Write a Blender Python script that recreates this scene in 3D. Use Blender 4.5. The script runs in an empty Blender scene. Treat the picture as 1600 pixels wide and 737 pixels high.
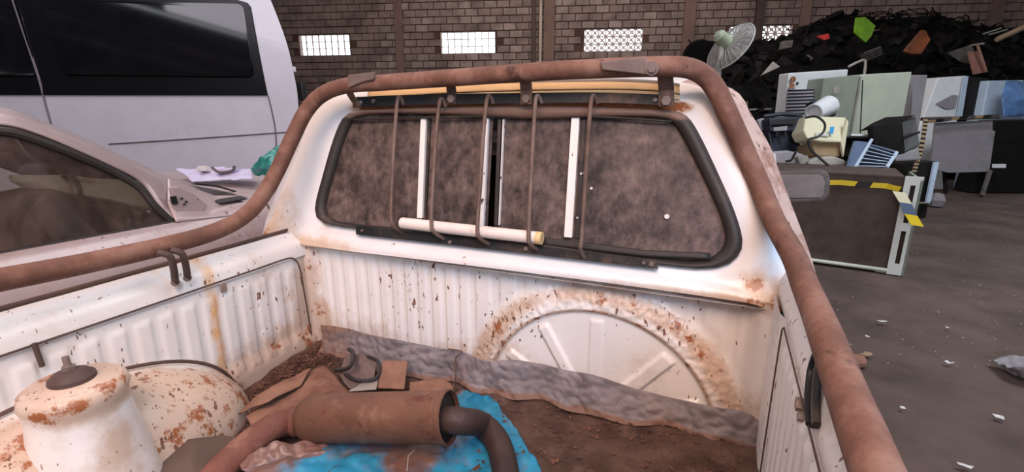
import bpy, bmesh, math, random
from mathutils import Vector, Matrix, noise
random.seed(7)
SC = bpy.context.scene
COL = SC.collection
# ------------------------------------------------------------------ camera
H = 1.42                                   # eye height above the hall floor
FP = 762.0
PIT = math.atan2(196.5, 762.0)
YAW = math.atan2(340.0, math.hypot(762.0, 196.5))
fh = Vector((-math.sin(YAW), math.cos(YAW), 0)); CR = Vector((math.cos(YAW), math.sin(YAW), 0)); ZZ = Vector((0, 0, 1))
CF = fh*math.cos(PIT) - ZZ*math.sin(PIT); CU = fh*math.sin(PIT) + ZZ*math.cos(PIT)
EYE = Vector((0, 0, H))
cd = bpy.data.cameras.new('camera'); cam = bpy.data.objects.new('camera', cd); COL.objects.link(cam)
M3 = Matrix((CR, CU, -CF)).transposed()
cam.matrix_world = Matrix.Translation(EYE) @ M3.to_4x4()
cd.sensor_width = 36; cd.lens = 36*FP/1600; cd.clip_start = 0.02; cd.clip_end = 200
SC.camera = cam
# ------------------------------------------------------------------ sky, lights, exposure
SC.view_settings.view_transform = 'Standard'; SC.view_settings.look = 'None'
SC.view_settings.exposure = 0.22; SC.view_settings.gamma = 1.0
W = bpy.data.worlds.new('daylight'); SC.world = W; W.use_nodes = True
bgn = W.node_tree.nodes['Background']; bgn.inputs[0].default_value = (0.86, 0.92, 1.0, 1); bgn.inputs[1].default_value = 2.6
def area(name, loc, target, sx, sy, power, color, spread=180):
    l = bpy.data.lights.new(name, 'AREA'); l.shape = 'RECTANGLE'; l.size = sx; l.size_y = sy; l.energy = power; l.color = color; l.spread = math.radians(spread)
    o = bpy.data.objects.new(name, l); COL.objects.link(o); o.location = loc
    o.rotation_euler = (Vector(target)-Vector(loc)).to_track_quat('-Z', 'Y').to_euler()
    return o
area('bed_fill_warm', (-0.1, -1.1, 3.4), (-1.0, 1.0, 0.8), 2.2, 1.6, 51, (1.0, 0.71, 0.58), 120)  # added lamp above the bed; stands in for daylight, warms the left
area('bed_fill_cool', (2.0, -1.6, 2.9), (0.2, 1.15, 0.9), 1.8, 1.8, 15, (0.42, 0.66, 1.0), 70)  # added narrow lamp, tints the right of the cab cool
area('roof_fill_front', (-4.5, 2.0, 6.2), (-4.5, 4.0, 0), 3.0, 5.0, 200, (0.95, 0.90, 1.0))  # unseen fill added under the roof, brightens van and car
area('roof_fill_right', (3.0, 4.0, 6.3), (2.6, 7.0, 0), 3.0, 3.0, 330, (0.88, 0.94, 1.0))  # unseen fill added under the roof, brightens the appliances
area('roof_fill_back', (-3.0, 8.5, 6.3), (-5.0, 15.0, 3.6), 9.0, 1.5, 340, (1.0, 0.88, 0.8))  # unseen fill added under the roof, brightens the block wall

# ------------------------------------------------------------------ pixel to place helpers (all give real points in metres)
def ray(x, y): return CF*FP + CR*(x-800) + CU*(368.5-y)
def pY(x, y, Y): r = ray(x, y); return EYE + r*(Y/r.y)
def pX(x, y, X): r = ray(x, y); return EYE + r*(X/r.x)
def pZ(x, y, z): r = ray(x, y); return EYE + r*((z-H)/r.z)      # z in world metres
def pD(x, y, d): return EYE + ray(x, y)*(d/FP)                   # d along the view axis
CA, CB = 1.13, 0.27                                              # back of the cab leans forward
def pC(x, y, off=0.0):
    r = ray(x, y); zc = -0.41
    t = (CA - CB*zc - off)/(r.y - CB*r.z)
    return EYE + r*t

# ------------------------------------------------------------------ materials
def nodes_of(m):
    m.use_nodes = True; nt = m.node_tree; return nt, nt.nodes, nt.links
def surf(name, base, rough=0.6, metal=0.0, var=0.12, vscale=6.0, dirt=None, dirt_amt=0.0, dirt_scale=4.0,
         chips=None, chip_amt=0.0, chip_scale=70.0, chip_stretch=0.35, rust=None, rust_amt=0.0, rust_scale=12.0,
         bump=0.15, bscale=60.0, spec=0.4, emis=None, coat=0.0, stain=None):
    m = bpy.data.materials.new(name); nt, N, L = nodes_of(m); b = N['Principled BSDF']
    g = N.new('ShaderNodeNewGeometry'); at = N.new('ShaderNodeAttribute'); at.attribute_name = 'wear'
    def nz(scale, detail=4, vec=None, rg=0.6):
        n = N.new('ShaderNodeTexNoise'); n.inputs['Scale'].default_value = scale; n.inputs['Detail'].default_value = detail
        n.inputs['Roughness'].default_value = rg; L.new(vec or g.outputs['Position'], n.inputs['Vector']); return n.outputs['Fac']
    def ramp(v, a, c):
        r = N.new('ShaderNodeMapRange'); r.interpolation_type = 'SMOOTHSTEP'; L.new(v, r.inputs[0]); r.inputs[1].default_value = a; r.inputs[2].default_value = c
        return r.outputs[0]
    def mth(op, a, b_):
        q = N.new('ShaderNodeMath'); q.operation = op
        for i, v in enumerate((a, b_)):
            if isinstance(v, (int, float)): q.inputs[i].default_value = v
            else: L.new(v, q.inputs[i])
        return q.outputs[0]
    def mix(f, a, c):
        x = N.new('ShaderNodeMix'); x.data_type = 'RGBA'; L.new(f, x.inputs[0])
        for i, v in ((6, a), (7, c)):
            if isinstance(v, tuple): x.inputs[i].default_value = (*v, 1)
            else: L.new(v, x.inputs[i])
        return x.outputs[2]
    k = 1-var; base = tuple(base)
    col = mix(ramp(nz(vscale, 5), 0.3, 0.7), tuple(c*k for c in base), tuple(min(1, c*(1+var)) for c in base))
    wear = at.outputs['Fac']
    if dirt is not None:
        f = ramp(mth('ADD', nz(dirt_scale, 8, rg=0.7), mth('MULTIPLY', wear, 0.45)), 0.62-dirt_amt*0.45, 0.86-dirt_amt*0.45)
        col = mix(f, col, tuple(dirt))
    if rust is not None:
        f = ramp(mth('ADD', nz(rust_scale, 8, rg=0.75), mth('MULTIPLY', wear, 0.24)), 0.70-rust_amt*0.3, 0.78-rust_amt*0.3)
        col = mix(f, col, tuple(rust))
    if stain is not None:
        sa_ = N.new('ShaderNodeAttribute'); sa_.attribute_name = 'stain'
        f = mth('MULTIPLY', sa_.outputs['Fac'], ramp(nz(14, 6, rg=0.7), 0.25, 0.6)); col = mix(f, col, tuple(stain))
    if chips is not None:
        mp = N.new('ShaderNodeMapping'); mp.inputs['Scale'].default_value = (1, 1, chip_stretch); L.new(g.outputs['Position'], mp.inputs['Vector'])
        a = nz(chip_scale, 2, mp.outputs[0]); c = nz(5.0, 3)
        f = ramp(mth('ADD', mth('ADD', a, mth('MULTIPLY', c, 0.35)), mth('MULTIPLY', wear, 0.05)), 0.92-chip_amt*0.2, 0.945-chip_amt*0.2)
        col = mix(f, col, tuple(chips))
    L.new(col, b.inputs['Base Color'])
    b.inputs['Roughness'].default_value = rough; b.inputs['Metallic'].default_value = metal
    b.inputs['Specular IOR Level'].default_value = spec; b.inputs['Coat Weight'].default_value = coat
    if bump:
        bp = N.new('ShaderNodeBump'); bp.inputs['Strength'].default_value = bump; bp.inputs['Distance'].default_value = 0.01
        L.new(nz(bscale, 5), bp.inputs['Height']); L.new(bp.outputs[0], b.inputs['Normal'])
    return m
def glass(name, tint, dust, dust_amt, rough=0.08, dscale=9.0, contrast=0.25, stretch=0.5, alpha_min=0.0):
    m = bpy.data.materials.new(name); nt, N, L = nodes_of(m); b = N['Principled BSDF']; out = N['Material Output']
    g = N.new('ShaderNodeNewGeometry'); mp = N.new('ShaderNodeMapping'); mp.inputs['Scale'].default_value = (1, 1, stretch); L.new(g.outputs['Position'], mp.inputs[0])
    n = N.new('ShaderNodeTexNoise'); n.inputs['Scale'].default_value = dscale; n.inputs['Detail'].default_value = 9; n.inputs['Roughness'].default_value = 0.72
    L.new(mp.outputs[0], n.inputs['Vector'])
    r = N.new('ShaderNodeMapRange'); L.new(n.outputs['Fac'], r.inputs[0]); r.inputs[1].default_value = 0.5-contrast; r.inputs[2].default_value = 0.5+contrast
    r.inputs[3].default_value = max(alpha_min, dust_amt-0.35); r.inputs[4].default_value = min(1, dust_amt+0.35)
    tr = N.new('ShaderNodeBsdfTransparent'); tr.inputs[0].default_value = (*tint, 1)
    gl = N.new('ShaderNodeBsdfGlossy'); gl.inputs['Roughness'].default_value = rough
    fr = N.new('ShaderNodeFresnel'); fr.inputs[0].default_value = 1.5
    mx = N.new('ShaderNodeMixShader'); L.new(fr.outputs[0], mx.inputs[0]); L.new(tr.outputs[0], mx.inputs[1]); L.new(gl.outputs[0], mx.inputs[2])
    n2 = N.new('ShaderNodeTexNoise'); n2.inputs['Scale'].default_value = dscale*0.22; n2.inputs['Detail'].default_value = 5; L.new(g.outputs['Position'], n2.inputs['Vector'])
    ad = N.new('ShaderNodeMath'); ad.operation = 'ADD'; L.new(n.outputs['Fac'], ad.inputs[0]); L.new(n2.outputs['Fac'], ad.inputs[1])
    r2 = N.new('ShaderNodeMapRange'); L.new(ad.outputs[0], r2.inputs[0]); r2.inputs[1].default_value = 0.78; r2.inputs[2].default_value = 1.22
    mc = N.new('ShaderNodeMix'); mc.data_type = 'RGBA'; L.new(r2.outputs[0], mc.inputs[0])
    mc.inputs[6].default_value = (*(c*0.30 for c in dust), 1); mc.inputs[7].default_value = (*(c*1.5 for c in dust), 1)
    L.new(mc.outputs[2], b.inputs['Base Color']); b.inputs['Roughness'].default_value = 0.75
    m2 = N.new('ShaderNodeMixShader'); L.new(r.outputs[0], m2.inputs[0]); L.new(mx.outputs[0], m2.inputs[1]); L.new(b.outputs[0], m2.inputs[2])
    L.new(m2.outputs[0], out.inputs[0]); return m

RUST = (0.16, 0.06, 0.032); DUST = (0.30, 0.17, 0.115); CREAM = (0.72, 0.50, 0.36)
mt = dict(
 paint=surf('white_truck_paint', (0.80, 0.76, 0.73), 0.38, var=0.04, dirt=(0.56, 0.42, 0.33), dirt_amt=0.12, dirt_scale=3.5, rust=(0.30, 0.10, 0.035), rust_amt=-0.04, rust_scale=18, chips=(0.18, 0.085, 0.055), chip_amt=0.30, chip_scale=85, chip_stretch=0.4, bump=0.05, spec=0.5, stain=(0.72, 0.37, 0.12)),
 paint_cab=surf('white_cab_paint', (0.80, 0.78, 0.78), 0.32, var=0.03, dirt=(0.62, 0.46, 0.34), dirt_amt=0.02, dirt_scale=3, rust=(0.32, 0.10, 0.035), rust_amt=-0.05, rust_scale=18, chips=(0.12, 0.07, 0.04), chip_amt=0.04, chip_scale=45, bump=0.03, spec=0.5, coat=0.2),
 cream=surf('yellowed_primer', (0.90, 0.60, 0.31), 0.5, var=0.12, rust=RUST, rust_amt=0.12, rust_scale=20, chips=(0.1, 0.04, 0.02), chip_amt=0.2, chip_scale=30),
 streak=surf('rust_runoff', (0.72, 0.42, 0.17), 0.6, var=0.2, vscale=12, rust=(0.55, 0.22, 0.06), rust_amt=0.2, rust_scale=16, bump=0.02),
 tube=surf('rusted_tube_steel', (0.185, 0.085, 0.058), 0.68, metal=0.1, var=0.3, vscale=12, dirt=(0.25, 0.145, 0.11), dirt_amt=0.34, dirt_scale=12, rust=(0.07, 0.030, 0.022), rust_amt=0.40, rust_scale=11, bump=0.2, bscale=90),
 clamp=surf('grimy_clamp_steel', (0.10, 0.065, 0.055), 0.6, metal=0.3, var=0.3, dirt=DUST, dirt_amt=0.3, rust=RUST, rust_amt=0.2, bump=0.2),
 plate=surf('dusty_grey_plate', (0.17, 0.13, 0.12), 0.65, metal=0.2, var=0.2, dirt=(0.27, 0.18, 0.15), dirt_amt=0.4, rust=RUST, rust_amt=0.1, bump=0.15),
 bar=surf('black_flat_bar', (0.022, 0.023, 0.025), 0.45, metal=0.2, var=0.3, dirt=(0.13, 0.08, 0.06), dirt_amt=0.22, dirt_scale=7, rust=RUST, rust_amt=0.1, bump=0.1),
 rod=surf('rusty_rod', (0.13, 0.08, 0.06), 0.7, metal=0.2, var=0.3, vscale=20, dirt=(0.2, 0.14, 0.12), dirt_amt=0.4, rust=RUST, rust_amt=0.2, bump=0.15),
 bolt=surf('bolt_steel', (0.30, 0.23, 0.20), 0.5, metal=0.5, var=0.3, rust=RUST, rust_amt=0.2),
 rubber=surf('dusty_rubber', (0.03, 0.024, 0.022), 0.55, var=0.2, dirt=(0.17, 0.10, 0.075), dirt_amt=0.12, dirt_scale=6, bump=0.08),
 black=surf('plain_black', (0.012, 0.011, 0.011), 0.5, var=0.1, bump=0),
 alu=surf('white_aluminium_post', (0.80, 0.76, 0.73), 0.45, var=0.05, chips=(0.25, 0.15, 0.1), chip_amt=0.08, bump=0.02),
 alu_peel=surf('peeling_white_post', (0.78, 0.72, 0.68), 0.5, var=0.05, chips=(0.08, 0.05, 0.04), chip_amt=0.6, chip_scale=60, bump=0.1),
 glass=glass('dusty_window_glass', (0.35, 0.32, 0.30), (0.125, 0.085, 0.074), 0.85, rough=0.4, dscale=42, contrast=0.2, stretch=0.7),
 pvc=surf('dusty_white_plastic_pipe', (0.76, 0.66, 0.60), 0.5, var=0.08, dirt=(0.42, 0.25, 0.17), dirt_amt=0.22, dirt_scale=12, bump=0.05),
 pvc_end=surf('bare_pipe_end', (0.75, 0.52, 0.26), 0.5, bump=0),
 floorpan=surf('soil_covered_bed', (0.080, 0.048, 0.038), 0.95, var=0.35, vscale=10, dirt=(0.15, 0.092, 0.072), dirt_amt=0.3, dirt_scale=12, rust=(0.04, 0.023, 0.02), rust_amt=0.15, bump=0.6, bscale=45, spec=0.1),
 flash=surf('weathered_grey_foil', (0.21, 0.18, 0.185), 0.75, metal=0.0, var=0.25, vscale=14, dirt=(0.20, 0.115, 0.085), dirt_amt=0.2, dirt_scale=10, bump=0.25, bscale=40),
 muffler=surf('rusty_muffler_steel', (0.14, 0.063, 0.038), 0.62, metal=0.2, var=0.2, vscale=8, dirt=(0.27, 0.145, 0.095), dirt_amt=0.25, dirt_scale=13, rust=(0.11, 0.032, 0.02), rust_amt=0.55, rust_scale=12, bump=0.25),
 darkpipe=surf('dark_exhaust_pipe', (0.048, 0.028, 0.023), 0.6, metal=0.3, var=0.3, rust=RUST, rust_amt=0.15, bump=0.25),
 redpipe=surf('red_rust_pipe', (0.19, 0.07, 0.048), 0.7, metal=0.1, var=0.3, dirt=(0.33, 0.18, 0.13), dirt_amt=0.3, dirt_scale=8, rust=(0.12, 0.03, 0.02), rust_amt=0.2, bump=0.3),
 tarp=surf('blue_plastic_sheet', (0.018, 0.20, 0.33), 0.42, var=0.2, vscale=10, dirt=(0.15, 0.075, 0.056), dirt_amt=0.27, dirt_scale=9, bump=0.1),
 film=surf('grimy_clear_film', (0.19, 0.105, 0.085), 0.3, var=0.2, dirt=(0.2, 0.1, 0.08), dirt_amt=0.3, bump=0.15),
 card=surf('dusty_cardboard', (0.25, 0.135, 0.095), 0.9, var=0.2, vscale=14, dirt=(0.14, 0.066, 0.048), dirt_amt=0.25, bump=0.1, spec=0.1),
 mat_=surf('brown_rubber_mat', (0.10, 0.065, 0.05), 0.9, var=0.12, dirt=(0.15, 0.09, 0.065), dirt_amt=0.2, bump=0.15),
 rag=surf('grey_rag', (0.16, 0.11, 0.10), 0.9, var=0.3, dirt=(0.18, 0.09, 0.06), dirt_amt=0.3, bump=0.2),
 debris=surf('leaf_debris', (0.11, 0.05, 0.035), 0.95, var=0.4, vscale=40, bump=0.2),
 van=surf('lilac_white_van_paint', (0.56, 0.54, 0.60), 0.3, var=0.03, dirt=(0.42, 0.35, 0.33), dirt_amt=0.06, dirt_scale=2.2, bump=0.01, coat=0.5),
 vanglass=surf('tinted_van_glass', (0.006, 0.006, 0.007), 0.06, var=0.2, bump=0, spec=0.6),
 vantrim=surf('black_van_surround', (0.004, 0.004, 0.005), 0.3, var=0.1, bump=0, spec=0.2),
 seam=surf('dark_panel_seam', (0.09, 0.055, 0.045), 0.8, var=0.2, bump=0),
 vanseam=surf('grey_panel_gap', (0.13, 0.11, 0.12), 0.8, bump=0),
 car=surf('dusty_silver_paint', (0.45, 0.36, 0.36), 0.42, metal=0.25, var=0.08, dirt=(0.36, 0.25, 0.22), dirt_amt=0.3, dirt_scale=6, chips=(0.2, 0.13, 0.12), chip_amt=0.2, chip_scale=40, chip_stretch=1, bump=0.04, coat=0.1),
 carglass=glass('dusty_car_glass', (0.7, 0.64, 0.58), (0.125, 0.08, 0.062), 0.32, rough=0.05, dscale=5, contrast=0.25),
 windshield=glass('grimy_windscreen', (0.6, 0.6, 0.58), (0.25, 0.18, 0.15), 0.3, rough=0.05),
 dash=surf('cream_dashboard_glare', (0.85, 0.76, 0.58), 0.4, var=0.15, dirt=(0.3, 0.18, 0.1), dirt_amt=0.25, bump=0.05),  # bright tone imitates the light streak inside the car
 seat=surf('brown_car_seat', (0.055, 0.035, 0.028), 0.9, var=0.2, bump=0.1),
 brick=surf('cement_block', (0.165, 0.120, 0.108), 0.92, var=0.32, vscale=1.8, dirt=(0.10, 0.062, 0.052), dirt_amt=0.16, dirt_scale=0.8, bump=0.3, bscale=14, spec=0.1),
 brick2=surf('pale_cement_block', (0.215, 0.165, 0.148), 0.92, var=0.3, vscale=2.1, dirt=(0.11, 0.07, 0.058), dirt_amt=0.14, dirt_scale=0.9, bump=0.3, bscale=14, spec=0.1),
 mortar=surf('dark_mortar', (0.075, 0.043, 0.035), 0.95, var=0.25, vscale=1.0, bump=0.2, bscale=10, spec=0.1),
 vent=surf('painted_vent_block', (0.42, 0.33, 0.30), 0.9, var=0.1, bump=0.1),
 pillar=surf('rust_stained_concrete', (0.135, 0.082, 0.068), 0.9, var=0.25, vscale=1.5, dirt=(0.07, 0.03, 0.02), dirt_amt=0.2, dirt_scale=1.5, bump=0.2),
 darksteel=surf('dark_brown_steel', (0.045, 0.024, 0.02), 0.7, var=0.2, bump=0.1),
 drain=surf('pale_drain_pipe', (0.34, 0.26, 0.22), 0.6, var=0.15, vscale=2, bump=0.05),
 ground=surf('dirty_hall_floor', (0.098, 0.068, 0.058), 0.9, var=0.3, vscale=1.6, dirt=(0.14, 0.105, 0.09), dirt_amt=0.16, dirt_scale=1.5, rust=(0.045, 0.032, 0.03), rust_amt=0.1, rust_scale=3, bump=0.35, bscale=18, spec=0.2),
 roof=surf('roof_sheet', (0.16, 0.13, 0.12), 0.7, metal=0.3, var=0.15, bump=0.1),
 dark1=surf('black_scrap_plastic', (0.005, 0.0045, 0.005), 0.8, var=0.4, bump=0.1, spec=0.08),
 dark2=surf('brown_black_scrap', (0.009, 0.0065, 0.006), 0.8, var=0.4, bump=0.15, spec=0.08),
 dark3=surf('charcoal_scrap', (0.014, 0.012, 0.013), 0.8, var=0.4, bump=0.1, spec=0.08),
 post_white=surf('pale_post_enamel', (0.68, 0.72, 0.68), 0.5, var=0.06, bump=0.02),
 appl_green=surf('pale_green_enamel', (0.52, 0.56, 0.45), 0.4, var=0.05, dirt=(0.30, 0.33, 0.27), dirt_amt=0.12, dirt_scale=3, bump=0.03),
 appl_green2=surf('darker_green_enamel', (0.27, 0.31, 0.25), 0.5, var=0.06, bump=0.03),  # darker version of the pale green, for side faces
 appl_white=surf('white_enamel', (0.72, 0.74, 0.76), 0.35, var=0.04, dirt=(0.35, 0.33, 0.33), dirt_amt=0.05, bump=0.02),
 appl_blue=surf('bluish_white_enamel', (0.45, 0.55, 0.68), 0.35, var=0.05, dirt=(0.3, 0.4, 0.55), dirt_amt=0.1, bump=0.02),
 bluebag=surf('blue_plastic_film', (0.10, 0.20, 0.42), 0.35, var=0.3, bump=0.1),
 lilac=surf('lilac_cloth', (0.55, 0.50, 0.66), 0.7, var=0.08, bump=0.1),
 navy=surf('navy_plastic', (0.016, 0.02, 0.035), 0.4, var=0.2, dirt=(0.05, 0.055, 0.075), dirt_amt=0.2, bump=0.05),
 cream2=surf('cream_plastic', (0.66, 0.62, 0.44), 0.4, var=0.04, bump=0.02),
 tan=surf('tan_plastic', (0.34, 0.23, 0.13), 0.6, var=0.1, bump=0.05),
 tvblack=surf('tv_cabinet_black', (0.012, 0.011, 0.011), 0.5, var=0.2, dirt=(0.035, 0.028, 0.025), dirt_amt=0.1, bump=0.05, spec=0.2),
 cab_brown=surf('brown_fibre_panel', (0.085, 0.062, 0.053), 0.85, var=0.18, vscale=7, bump=0.15, bscale=120, spec=0.15),
 greyboard=surf('grey_board', (0.27, 0.25, 0.27), 0.7, var=0.08, dirt=(0.21, 0.2, 0.2), dirt_amt=0.2, bump=0.03),
 yellow=surf('yellow_tape', (0.75, 0.55, 0.03), 0.4, var=0.06, bump=0),
 tapeblack=surf('black_tape_stripe', (0.015, 0.014, 0.012), 0.4, bump=0),
 tapeblue=surf('blue_grey_tape', (0.10, 0.14, 0.22), 0.4, bump=0),
 lime=surf('lime_green_plastic', (0.15, 0.32, 0.015), 0.5, var=0.25, vscale=4, bump=0.05),
 orange=surf('orange_brown_plastic', (0.19, 0.055, 0.02), 0.6, var=0.4, vscale=3, bump=0.1),
 red=surf('red_scrap_plastic', (0.40, 0.03, 0.025), 0.5, bump=0.05),
 pinkwood=surf('pink_brown_board', (0.25, 0.12, 0.09), 0.8, var=0.15, bump=0.1),
 timber=surf('raw_timber', (0.33, 0.22, 0.14), 0.8, var=0.15, bump=0.1),
 greyscrap=surf('grey_scrap_metal', (0.10, 0.085, 0.08), 0.6, var=0.3, metal=0.2, bump=0.1),
 palescrap=surf('pale_scrap', (0.30, 0.27, 0.24), 0.6, var=0.2, bump=0.1),
 chrome=surf('bright_rod', (0.55, 0.53, 0.52), 0.3, metal=0.7, bump=0),
 teal=surf('teal_plastic_bag', (0.03, 0.22, 0.19), 0.3, var=0.3, vscale=12, bump=0.3, bscale=25),
 paper=surf('pale_paper', (0.62, 0.60, 0.58), 0.8, var=0.1, bump=0.05),
 fanwhite=surf('aged_white_plastic', (0.40, 0.40, 0.37), 0.5, var=0.1, bump=0.02),
 fangreen=surf('pale_green_plastic', (0.33, 0.38, 0.27), 0.5, var=0.1, bump=0.02),
 mirror=surf('reflection_grey_mirror', (0.20, 0.17, 0.165), 0.3, metal=0.45, var=0.15, vscale=15, bump=0),  # grey colour stands in for what the mirror reflects
 bluesticker=surf('blue_label', (0.05, 0.35, 0.75), 0.5, bump=0),
 picture=surf('printed_sticker', (0.30, 0.12, 0.07), 0.5, var=0.5, vscale=40, bump=0),
 dustside=surf('grimy_pinkish_paint', (0.50, 0.37, 0.33), 0.6, var=0.12, dirt=(0.25, 0.13, 0.09), dirt_amt=0.25, dirt_scale=14, chips=(0.12, 0.06, 0.04), chip_amt=0.35, chip_scale=50, bump=0.2),
 rubbermount=surf('rust_brown_rubber_mount', (0.085, 0.05, 0.045), 0.6, var=0.2, bump=0.1),
 tyre=surf('tyre_rubber', (0.02, 0.02, 0.02), 0.8, bump=0.1),
)
M = mt
M['plastic_mesh'] = glass('fan_guard_haze', (0.9, 0.9, 0.9), (0.42, 0.40, 0.37), 0.42, rough=0.4, dscale=30, contrast=0.4)

# ------------------------------------------------------------------ mesh helpers
class MB:
    def __init__(s): s.v = []; s.f = []; s.w = []
    def add(s, vs, fs, w=0.0):
        b = len(s.v); s.v += [Vector(p) for p in vs]; s.f += [tuple(i+b for i in f) for f in fs]
        s.w += (list(w) if isinstance(w, (list, tuple)) else [w]*len(vs)); return s
    def box(s, c, size, rot=None):
        c = Vector(c); hx, hy, hz = (q/2 for q in size); vs = []
        for x in (-hx, hx):
            for y in (-hy, hy):
                for z in (-hz, hz):
                    p = Vector((x, y, z)); vs.append(c + (rot @ p if rot else p))
        return s.add(vs, [(0,1,3,2),(4,6,7,5),(0,4,5,1),(2,3,7,6),(0,2,6,4),(1,5,7,3)])
    def prism(s, pts, vec):                                   # polygon pushed along vec
        n = len(pts); vec = Vector(vec); vs = [Vector(p) for p in pts] + [Vector(p)+vec for p in pts]
        fs = [tuple(range(n))[::-1], tuple(range(n, 2*n))] + [(i, (i+1) % n, n+(i+1) % n, n+i) for i in range(n)]
        return s.add(vs, fs)
    def tube(s, path, r, n=12, cap=True, flat=None):
        path = [Vector(p) for p in path]; k = len(path); rs = r if isinstance(r, (list, tuple)) else [r]*k
        vs = []; prev = None
        for i, p in enumerate(path):
            t = (path[min(i+1, k-1)]-path[max(i-1, 0)]).normalized()
            if prev is None: a = t.cross(ZZ) if abs(t.z) < 0.95 else t.cross(Vector((1, 0, 0)))
            else: a = prev - t*prev.dot(t)
            a.normalize(); prev = a; b = t.cross(a)
            for j in range(n):
                an = 2*math.pi*j/n; vs.append(p + (a*math.cos(an) + b*math.sin(an)*(flat or 1))*rs[i])
        fs = [(i*n+j, i*n+(j+1) % n, (i+1)*n+(j+1) % n, (i+1)*n+j) for i in range(k-1) for j in range(n)]
        if cap: fs += [tuple(range(n))[::-1], tuple(range((k-1)*n, k*n))]
        return s.add(vs, fs)
    def grid(s, fn, nu, nv, wfn=None):                        # fn(u,v) with u,v in 0..1
        vs = []; w = []
        for i in range(nu+1):
            for j in range(nv+1):
                vs.append(Vector(fn(i/nu, j/nv))); w.append(wfn(i/nu, j/nv) if wfn else 0.0)
        q = nv+1
        return s.add(vs, [(i*q+j, (i+1)*q+j, (i+1)*q+j+1, i*q+j+1) for i in range(nu) for j in range(nv)], w)
    def disc(s, c, nrm, r, th, n=24):
        nrm = Vector(nrm).normalized(); c = Vector(c); return s.tube([c-nrm*th/2, c+nrm*th/2], r, n)
    def lathe(s, c, axis, prof, n=32):                        # prof: (radius, height along axis)
        c = Vector(c); axis = Vector(axis).normalized(); a = axis.orthogonal().normalized(); b = axis.cross(a); vs = []
        for r, h in prof:
            for j in range(n):
                t = 2*math.pi*j/n; vs.append(c + axis*h + (a*math.cos(t)+b*math.sin(t))*r)
        k = len(prof)
        return s.add(vs, [(i*n+j, i*n+(j+1) % n, (i+1)*n+(j+1) % n, (i+1)*n+j) for i in range(k-1) for j in range(n)])
    def build(s, name, m, parent=None, smooth=True, sharp=35, thick=0.0, bevel=0.0, stain=None):
        me = bpy.data.meshes.new(name); root = parent
        off = Vector((0, 0, 0)); q = parent
        while q is not None: off += Vector(q.location); q = q.parent
        org = Vector((0, 0, 0))
        if parent is None and s.v:
            zs = min(p.z for p in s.v); n = len(s.v); org = Vector((sum(p.x for p in s.v)/n, sum(p.y for p in s.v)/n, zs)); off = org
        me.from_pydata([p-off for p in s.v], [], s.f)
        if any(s.w):
            a = me.attributes.new('wear', 'FLOAT', 'POINT'); a.data.foreach_set('value', s.w)
        if stain:
            a = me.attributes.new('stain', 'FLOAT', 'POINT'); a.data.foreach_set('value', [stain(p) for p in s.v])
        bm = bmesh.new(); bm.from_mesh(me); bmesh.ops.recalc_face_normals(bm, faces=bm.faces); bm.to_mesh(me); bm.free()
        if smooth:
            me.polygons.foreach_set('use_smooth', [True]*len(me.polygons)); me.set_sharp_from_angle(angle=math.radians(sharp))
        me.materials.append(m); o = bpy.data.objects.new(name, me); COL.objects.link(o)
        if parent is None: o.location = org
        else: o.parent = parent
        if thick: md = o.modifiers.new('thickness', 'SOLIDIFY'); md.thickness = thick; md.offset = 0
        if bevel: md = o.modifiers.new('bevel', 'BEVEL'); md.width = bevel; md.segments = 2; md.limit_method = 'ANGLE'
        return o
def thing(name, label, cat, loc, group=None):
    o = bpy.data.objects.new(name, None); COL.objects.link(o); o.location = loc; o.empty_display_size = 0.1
    o['label'] = label; o['category'] = cat
    if group: o['group'] = group
    return o
def tag(o, label, cat, group=None, kind=None):
    o['label'] = label; o['category'] = cat
    if group: o['group'] = group
    if kind: o['kind'] = kind
    return o
def struct(o): o['kind'] = 'structure'; return o
def stuff(o): o['kind'] = 'stuff'; return o
def ss(a, b, x):
    if a == b: return 1.0 if x > a else 0.0
    t = max(0, min(1, (x-a)/(b-a))); return t*t*(3-2*t)
def crom(pts, n=8, closed=False):
    P = [Vector(p) for p in pts]; k = len(P); out = []
    rng = range(k if closed else k-1)
    for i in rng:
        g = (lambda q: P[q % k]) if closed else (lambda q: P[max(0, min(k-1, q))])
        p0, p1, p2, p3 = g(i-1), g(i), g(i+1), g(i+2)
        for j in range(n):
            t = j/n; out.append(0.5*((2*p1)+(p2-p0)*t+(2*p0-5*p1+4*p2-p3)*t*t+(3*p1-p0-3*p2+p3)*t**3))
    if not closed: out.append(P[-1])
    return out
def lerp(a, b, t): return a+(b-a)*t
def polyline_at(P, t):
    L = [0]
    for i in range(len(P)-1): L.append(L[-1]+(P[i+1]-P[i]).length)
    d = t*L[-1]
    for i in range(len(P)-1):
        if d <= L[i+1] or i == len(P)-2:
            return P[i].lerp(P[i+1], (d-L[i])/max(1e-9, L[i+1]-L[i]))
def loft(mb, rows, nu, nv, amp=0.0, sc=8.0, seed=0, nrm=None, wfn=None):
    R = [[Vector(p) for p in r] for r in rows]
    def f(u, v):
        col = [polyline_at(r, u) for r in R]
        p = polyline_at(col, v) if len(col) > 1 else col[0]
        if amp:
            d = Vector(nrm) if nrm else ZZ
            p = p + d*amp*(noise.noise(p*sc+Vector((seed, 0, 0)))+0.5*noise.noise(p*sc*2.3+Vector((seed, 5, 0))))
        return p
    return mb.grid(f, nu, nv, wfn)
def quad_panel(name, px, d, thick, m, parent=None, away=None, bevel=0.0, smooth=False):
    """px: outline in photograph pixels, d: distance(s); thick: how far the body reaches back"""
    n = len(px); ds = d if isinstance(d, (list, tuple)) else [d]*n
    P = [pD(x, y, q) for (x, y), q in zip(px, ds)]
    vec = (away if away is not None else CF*1.0)*thick
    return MB().prism(P, vec).build(name, m, parent, smooth=smooth, bevel=bevel)

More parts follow.
